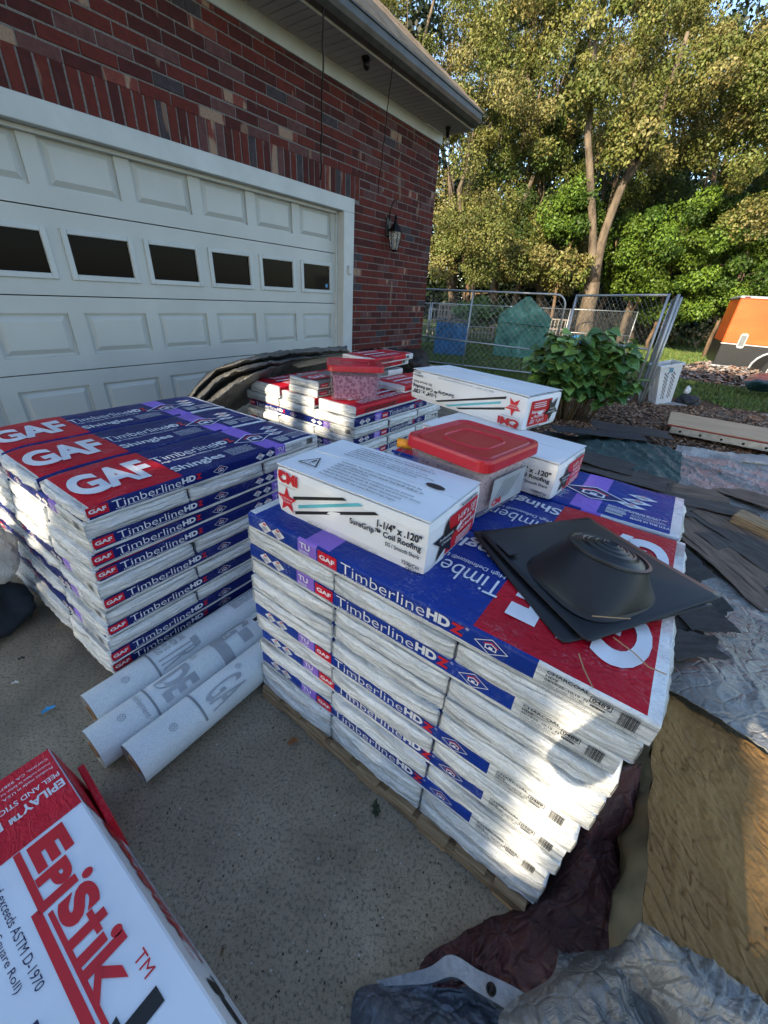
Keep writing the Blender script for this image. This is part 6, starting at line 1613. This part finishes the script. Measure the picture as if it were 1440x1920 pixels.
def blm(name, c):
    t = NT(name); v = t.co('Object'); 
    w = t.n.new('ShaderNodeTexWave'); w.inputs['Scale'].default_value = 3.2; w.inputs['Distortion'].default_value = .5; w.bands_direction = 'DIAGONAL'; t.l.new(v, w.inputs['Vector'])
    n = t.noise(v, 3, 3); t.color(t.ramp(n, [(.3, tuple(x * .7 for x in c)), (.7, tuple(x * 1.25 for x in c))])); t.set(.38, 0, .45); t.bump(w.outputs['Fac'], .25, .03); return t.m
bl = [blm('broad_leaf_green', (.085, .185, .045)), blm('broad_leaf_deep', (.045, .12, .032)), blm('broad_leaf_light', (.17, .30, .07))]
lms = [bigleaf(m, c) for m in bl for c in (.25, .5)]
r = random.Random(15); stems = MB(); cnt = 0; small = MB(); H0 = 1.20
tips = []
for k in range(36):
    a = r.uniform(0, 6.28); rr_ = r.uniform(.12, .68); h = (1 - .35 * (rr_ / .68) ** 2) * r.uniform(.72, 1.0) * H0
    top = Vector((math.cos(a) * rr_ * 1.0, math.sin(a) * rr_ * .75, h)); b0 = Vector((math.cos(a) * rr_ * .35, math.sin(a) * rr_ * .3, 0))
    mid = b0.lerp(top, .55) + Vector((0, 0, .08)); stems.tube([b0, mid, top], [.011, .009, .004], 5); tips.append((b0, mid, top))
stems.build('stems', simple('bush_stem', (.12, .09, .05), .7), root, True)
for k in range(1400):
    b0, mid, top = tips[k % 36]; t = r.uniform(.25, 1.0) ** .7
    p = b0.lerp(mid, t / .55) if t < .55 else mid.lerp(top, (t - .55) / .45); a = r.uniform(0, 6.28); L = r.uniform(.10, .19)
    q = Vector((p.x + math.cos(a) * .05, p.y + math.sin(a) * .05, p.z)); out = Vector((math.cos(a), math.sin(a), r.uniform(-.75, .15))).normalized()
    up = Vector((r.uniform(-.3, .3), r.uniform(-.6, .2), 1)); y_ = up.cross(out).normalized(); z_ = out.cross(y_)
    X = Matrix(((out.x, y_.x, z_.x, q.x), (out.y, y_.y, z_.y, q.y), (out.z, y_.z, z_.z, q.z), (0, 0, 0, 1))) @ Matrix.Scale(L, 4)
    vis = q.y < .15 and cnt < 300
    me = lms[r.randint(0, 5)]
    if vis: o = obj('leaf', me, root); o.matrix_local = X; cnt += 1
    else: small.add([X @ v.co for v in me.vertices], [list(f.vertices) for f in me.polygons], r.randint(0, 2))
small.build('inner_leaves', bl, root, kind='stuff')
# climber leaves at the foot of the bush
# ============================================================ unseen trees added behind the camera, gaps cut to shape the sun patches
up_ = Vector((-SH.x * math.sin(SUN_EL), -SH.y * math.sin(SUN_EL), math.cos(SUN_EL))); rt_ = Vector((SH.y, -SH.x, 0)) * -1
def ab(p): p = Vector(p); return p.dot(rt_), p.dot(up_)
def Rp(s, z): return Rv + Re * s + Vector((0, 0, z))
def Lp(d, z): return Lv + Ln * d + Vector((0, 0, z))
wins = [[Rp(.74, .70), Rp(.90, .83), Rp(1.0, .80), Rp(1.0, .15), Rp(.93, .11), Rp(.74, .24)],
        [atz(1362, 1745, .24), atz(1360, 1600, .24), atz(1378, 1380, .24), atz(1388, 1290, .24), atz(1660, 1400, .3), atz(1760, 1800, .24), atz(1440, 1785, .24)],
        [Lp(.22, .66), Lp(1.2, .74), Lp(1.2, .15), Lp(.8, .22), Lp(.45, .38)],
        [Fv + Vector((0, 0, .80)) + Fn * .12, Fv + Vector((0, 0, .95)) + Fn * 1.25, Fv + Vector((0, 0, .45)) + Fn * 1.25, Fv + Vector((0, 0, .55)) + Fn * .12]]
W2 = [np.array([ab(p) for p in w_]) for w_ in wins]
def inside(pts, poly, grow=.0):
    c = poly.mean(0); poly = c + (poly - c) * (1 + grow); n = len(poly); res = np.zeros(len(pts), bool); x, y = pts[:, 0], pts[:, 1]; j = n - 1
    for i in range(n):
        xi, yi = poly[i]; xj, yj = poly[j]; c_ = ((yi > y) != (yj > y)) & (x < (xj - xi) * (y - yi) / (yj - yi + 1e-12) + xi); res ^= c_; j = i
    return res
r = np.random.RandomState(3)
cn = 0
for k, (a0, a1) in enumerate(((-6.5, -3.2), (-3.4, -.9), (-1.2, 1.0), (.7, 2.9), (2.6, 5.6), (5.3, 9.5))):
    n = int(7500 * (a1 - a0) / 2.5); A_ = r.uniform(a0, a1, n); B_ = r.uniform(-1.6, 5.5 + .5 * math.sin(k * 2.1), n); d = 12. + r.uniform(-1., 1., n)
    pts = np.stack([A_, B_], 1); keep = np.ones(n, bool)
    for w_ in W2: keep &= ~inside(pts, w_, .10)  # leaves left out where sun should reach the chosen patches
    A_, B_, d = A_[keep], B_[keep], d[keep]; n = len(A_)
    P = A_[:, None] * np.array(rt_) + B_[:, None] * np.array(up_) + d[:, None] * np.array(TOSUN)
    u = r.normal(size=(n, 3)); u /= np.linalg.norm(u, axis=1)[:, None]; v = r.normal(size=(n, 3)); v -= u * (u * v).sum(1)[:, None]; v /= np.linalg.norm(v, axis=1)[:, None]
    s_ = r.uniform(.09, .17, n)[:, None]; V = np.stack([P - u * s_, P - v * s_ * .7, P + u * s_, P + v * s_ * .7], 1).reshape(-1, 3)
    c = P.mean(0); root = tag(empty('added_shade_tree', (c[0], c[1], 0)), ['leftmost', 'second', 'third', 'fourth', 'fifth', 'rightmost'][k] + ' leafy tree added unseen behind the photographer to shape the sunlight', 'tree', 'added trees shading the driveway')
    obj('crown', numesh('crown', V - np.array([c[0], c[1], 0]), 4, LM['mid'], r.randint(0, 2, n)), root)
    b = MB(); limb(b, (0, 0, 0), (0, 0, c[2] + 1), .16, .05, k, 8, .15); b.build('trunk', m_bark2, root, True)
# ============================================================ the photographer
def person():
    vs = {'pel': (0, 0, .93, .15), 'wa': (0, .0, 1.08, .135), 'ch': (0, .0, 1.28, .165), 'ne': (0, .01, 1.46, .06), 'hd0': (0, .02, 1.54, .075), 'hd': (0, .03, 1.64, .098), 'hd2': (0, .02, 1.72, .07),
          'sl': (-.18, 0, 1.40, .06), 'el': (-.24, .06, 1.14, .045), 'wl': (-.10, .33, 1.27, .030), 'hl': (-.06, .39, 1.30, .035), 'sr': (.18, 0, 1.40, .06), 'er': (.24, .06, 1.14, .045), 'wr': (.10, .33, 1.27, .030), 'hr': (.06, .39, 1.30, .035),
          'hpl': (-.10, 0, .88, .10), 'kl': (-.12, .04, .50, .065), 'al': (-.13, 0, .10, .045), 'fl': (-.14, .14, .04, .035), 'hpr': (.10, 0, .88, .10), 'kr': (.12, .04, .50, .065), 'ar': (.13, 0, .10, .045), 'fr': (.14, .14, .04, .035)}
    ed = [('pel', 'wa'), ('wa', 'ch'), ('ch', 'ne'), ('ne', 'hd0'), ('hd0', 'hd'), ('hd', 'hd2'), ('ch', 'sl'), ('sl', 'el'), ('el', 'wl'), ('wl', 'hl'), ('ch', 'sr'), ('sr', 'er'), ('er', 'wr'), ('wr', 'hr'), ('pel', 'hpl'), ('hpl', 'kl'), ('kl', 'al'), ('al', 'fl'), ('pel', 'hpr'), ('hpr', 'kr'), ('kr', 'ar'), ('ar', 'fr')]
    K = list(vs); me = bpy.data.meshes.new('person'); me.from_pydata([vs[k][:3] for k in K], [(K.index(a), K.index(b_)) for a, b_ in ed], [])
    o = obj('person', me, None, (-.22, -.72, 0), math.radians(-25)); me.materials.append(simple('dark_clothing', (.03, .035, .05), .8))
    sk = o.modifiers.new('skin', 'SKIN'); o.modifiers.new('sub', 'SUBSURF').levels = 1
    for i, k in enumerate(K): me.skin_vertices[0].data[i].radius = (vs[k][3], vs[k][3]); me.skin_vertices[0].data[i].use_root = (i == 0)
    tag(o, 'person in dark clothes standing behind the camera with both arms raised forward', 'person')
person()
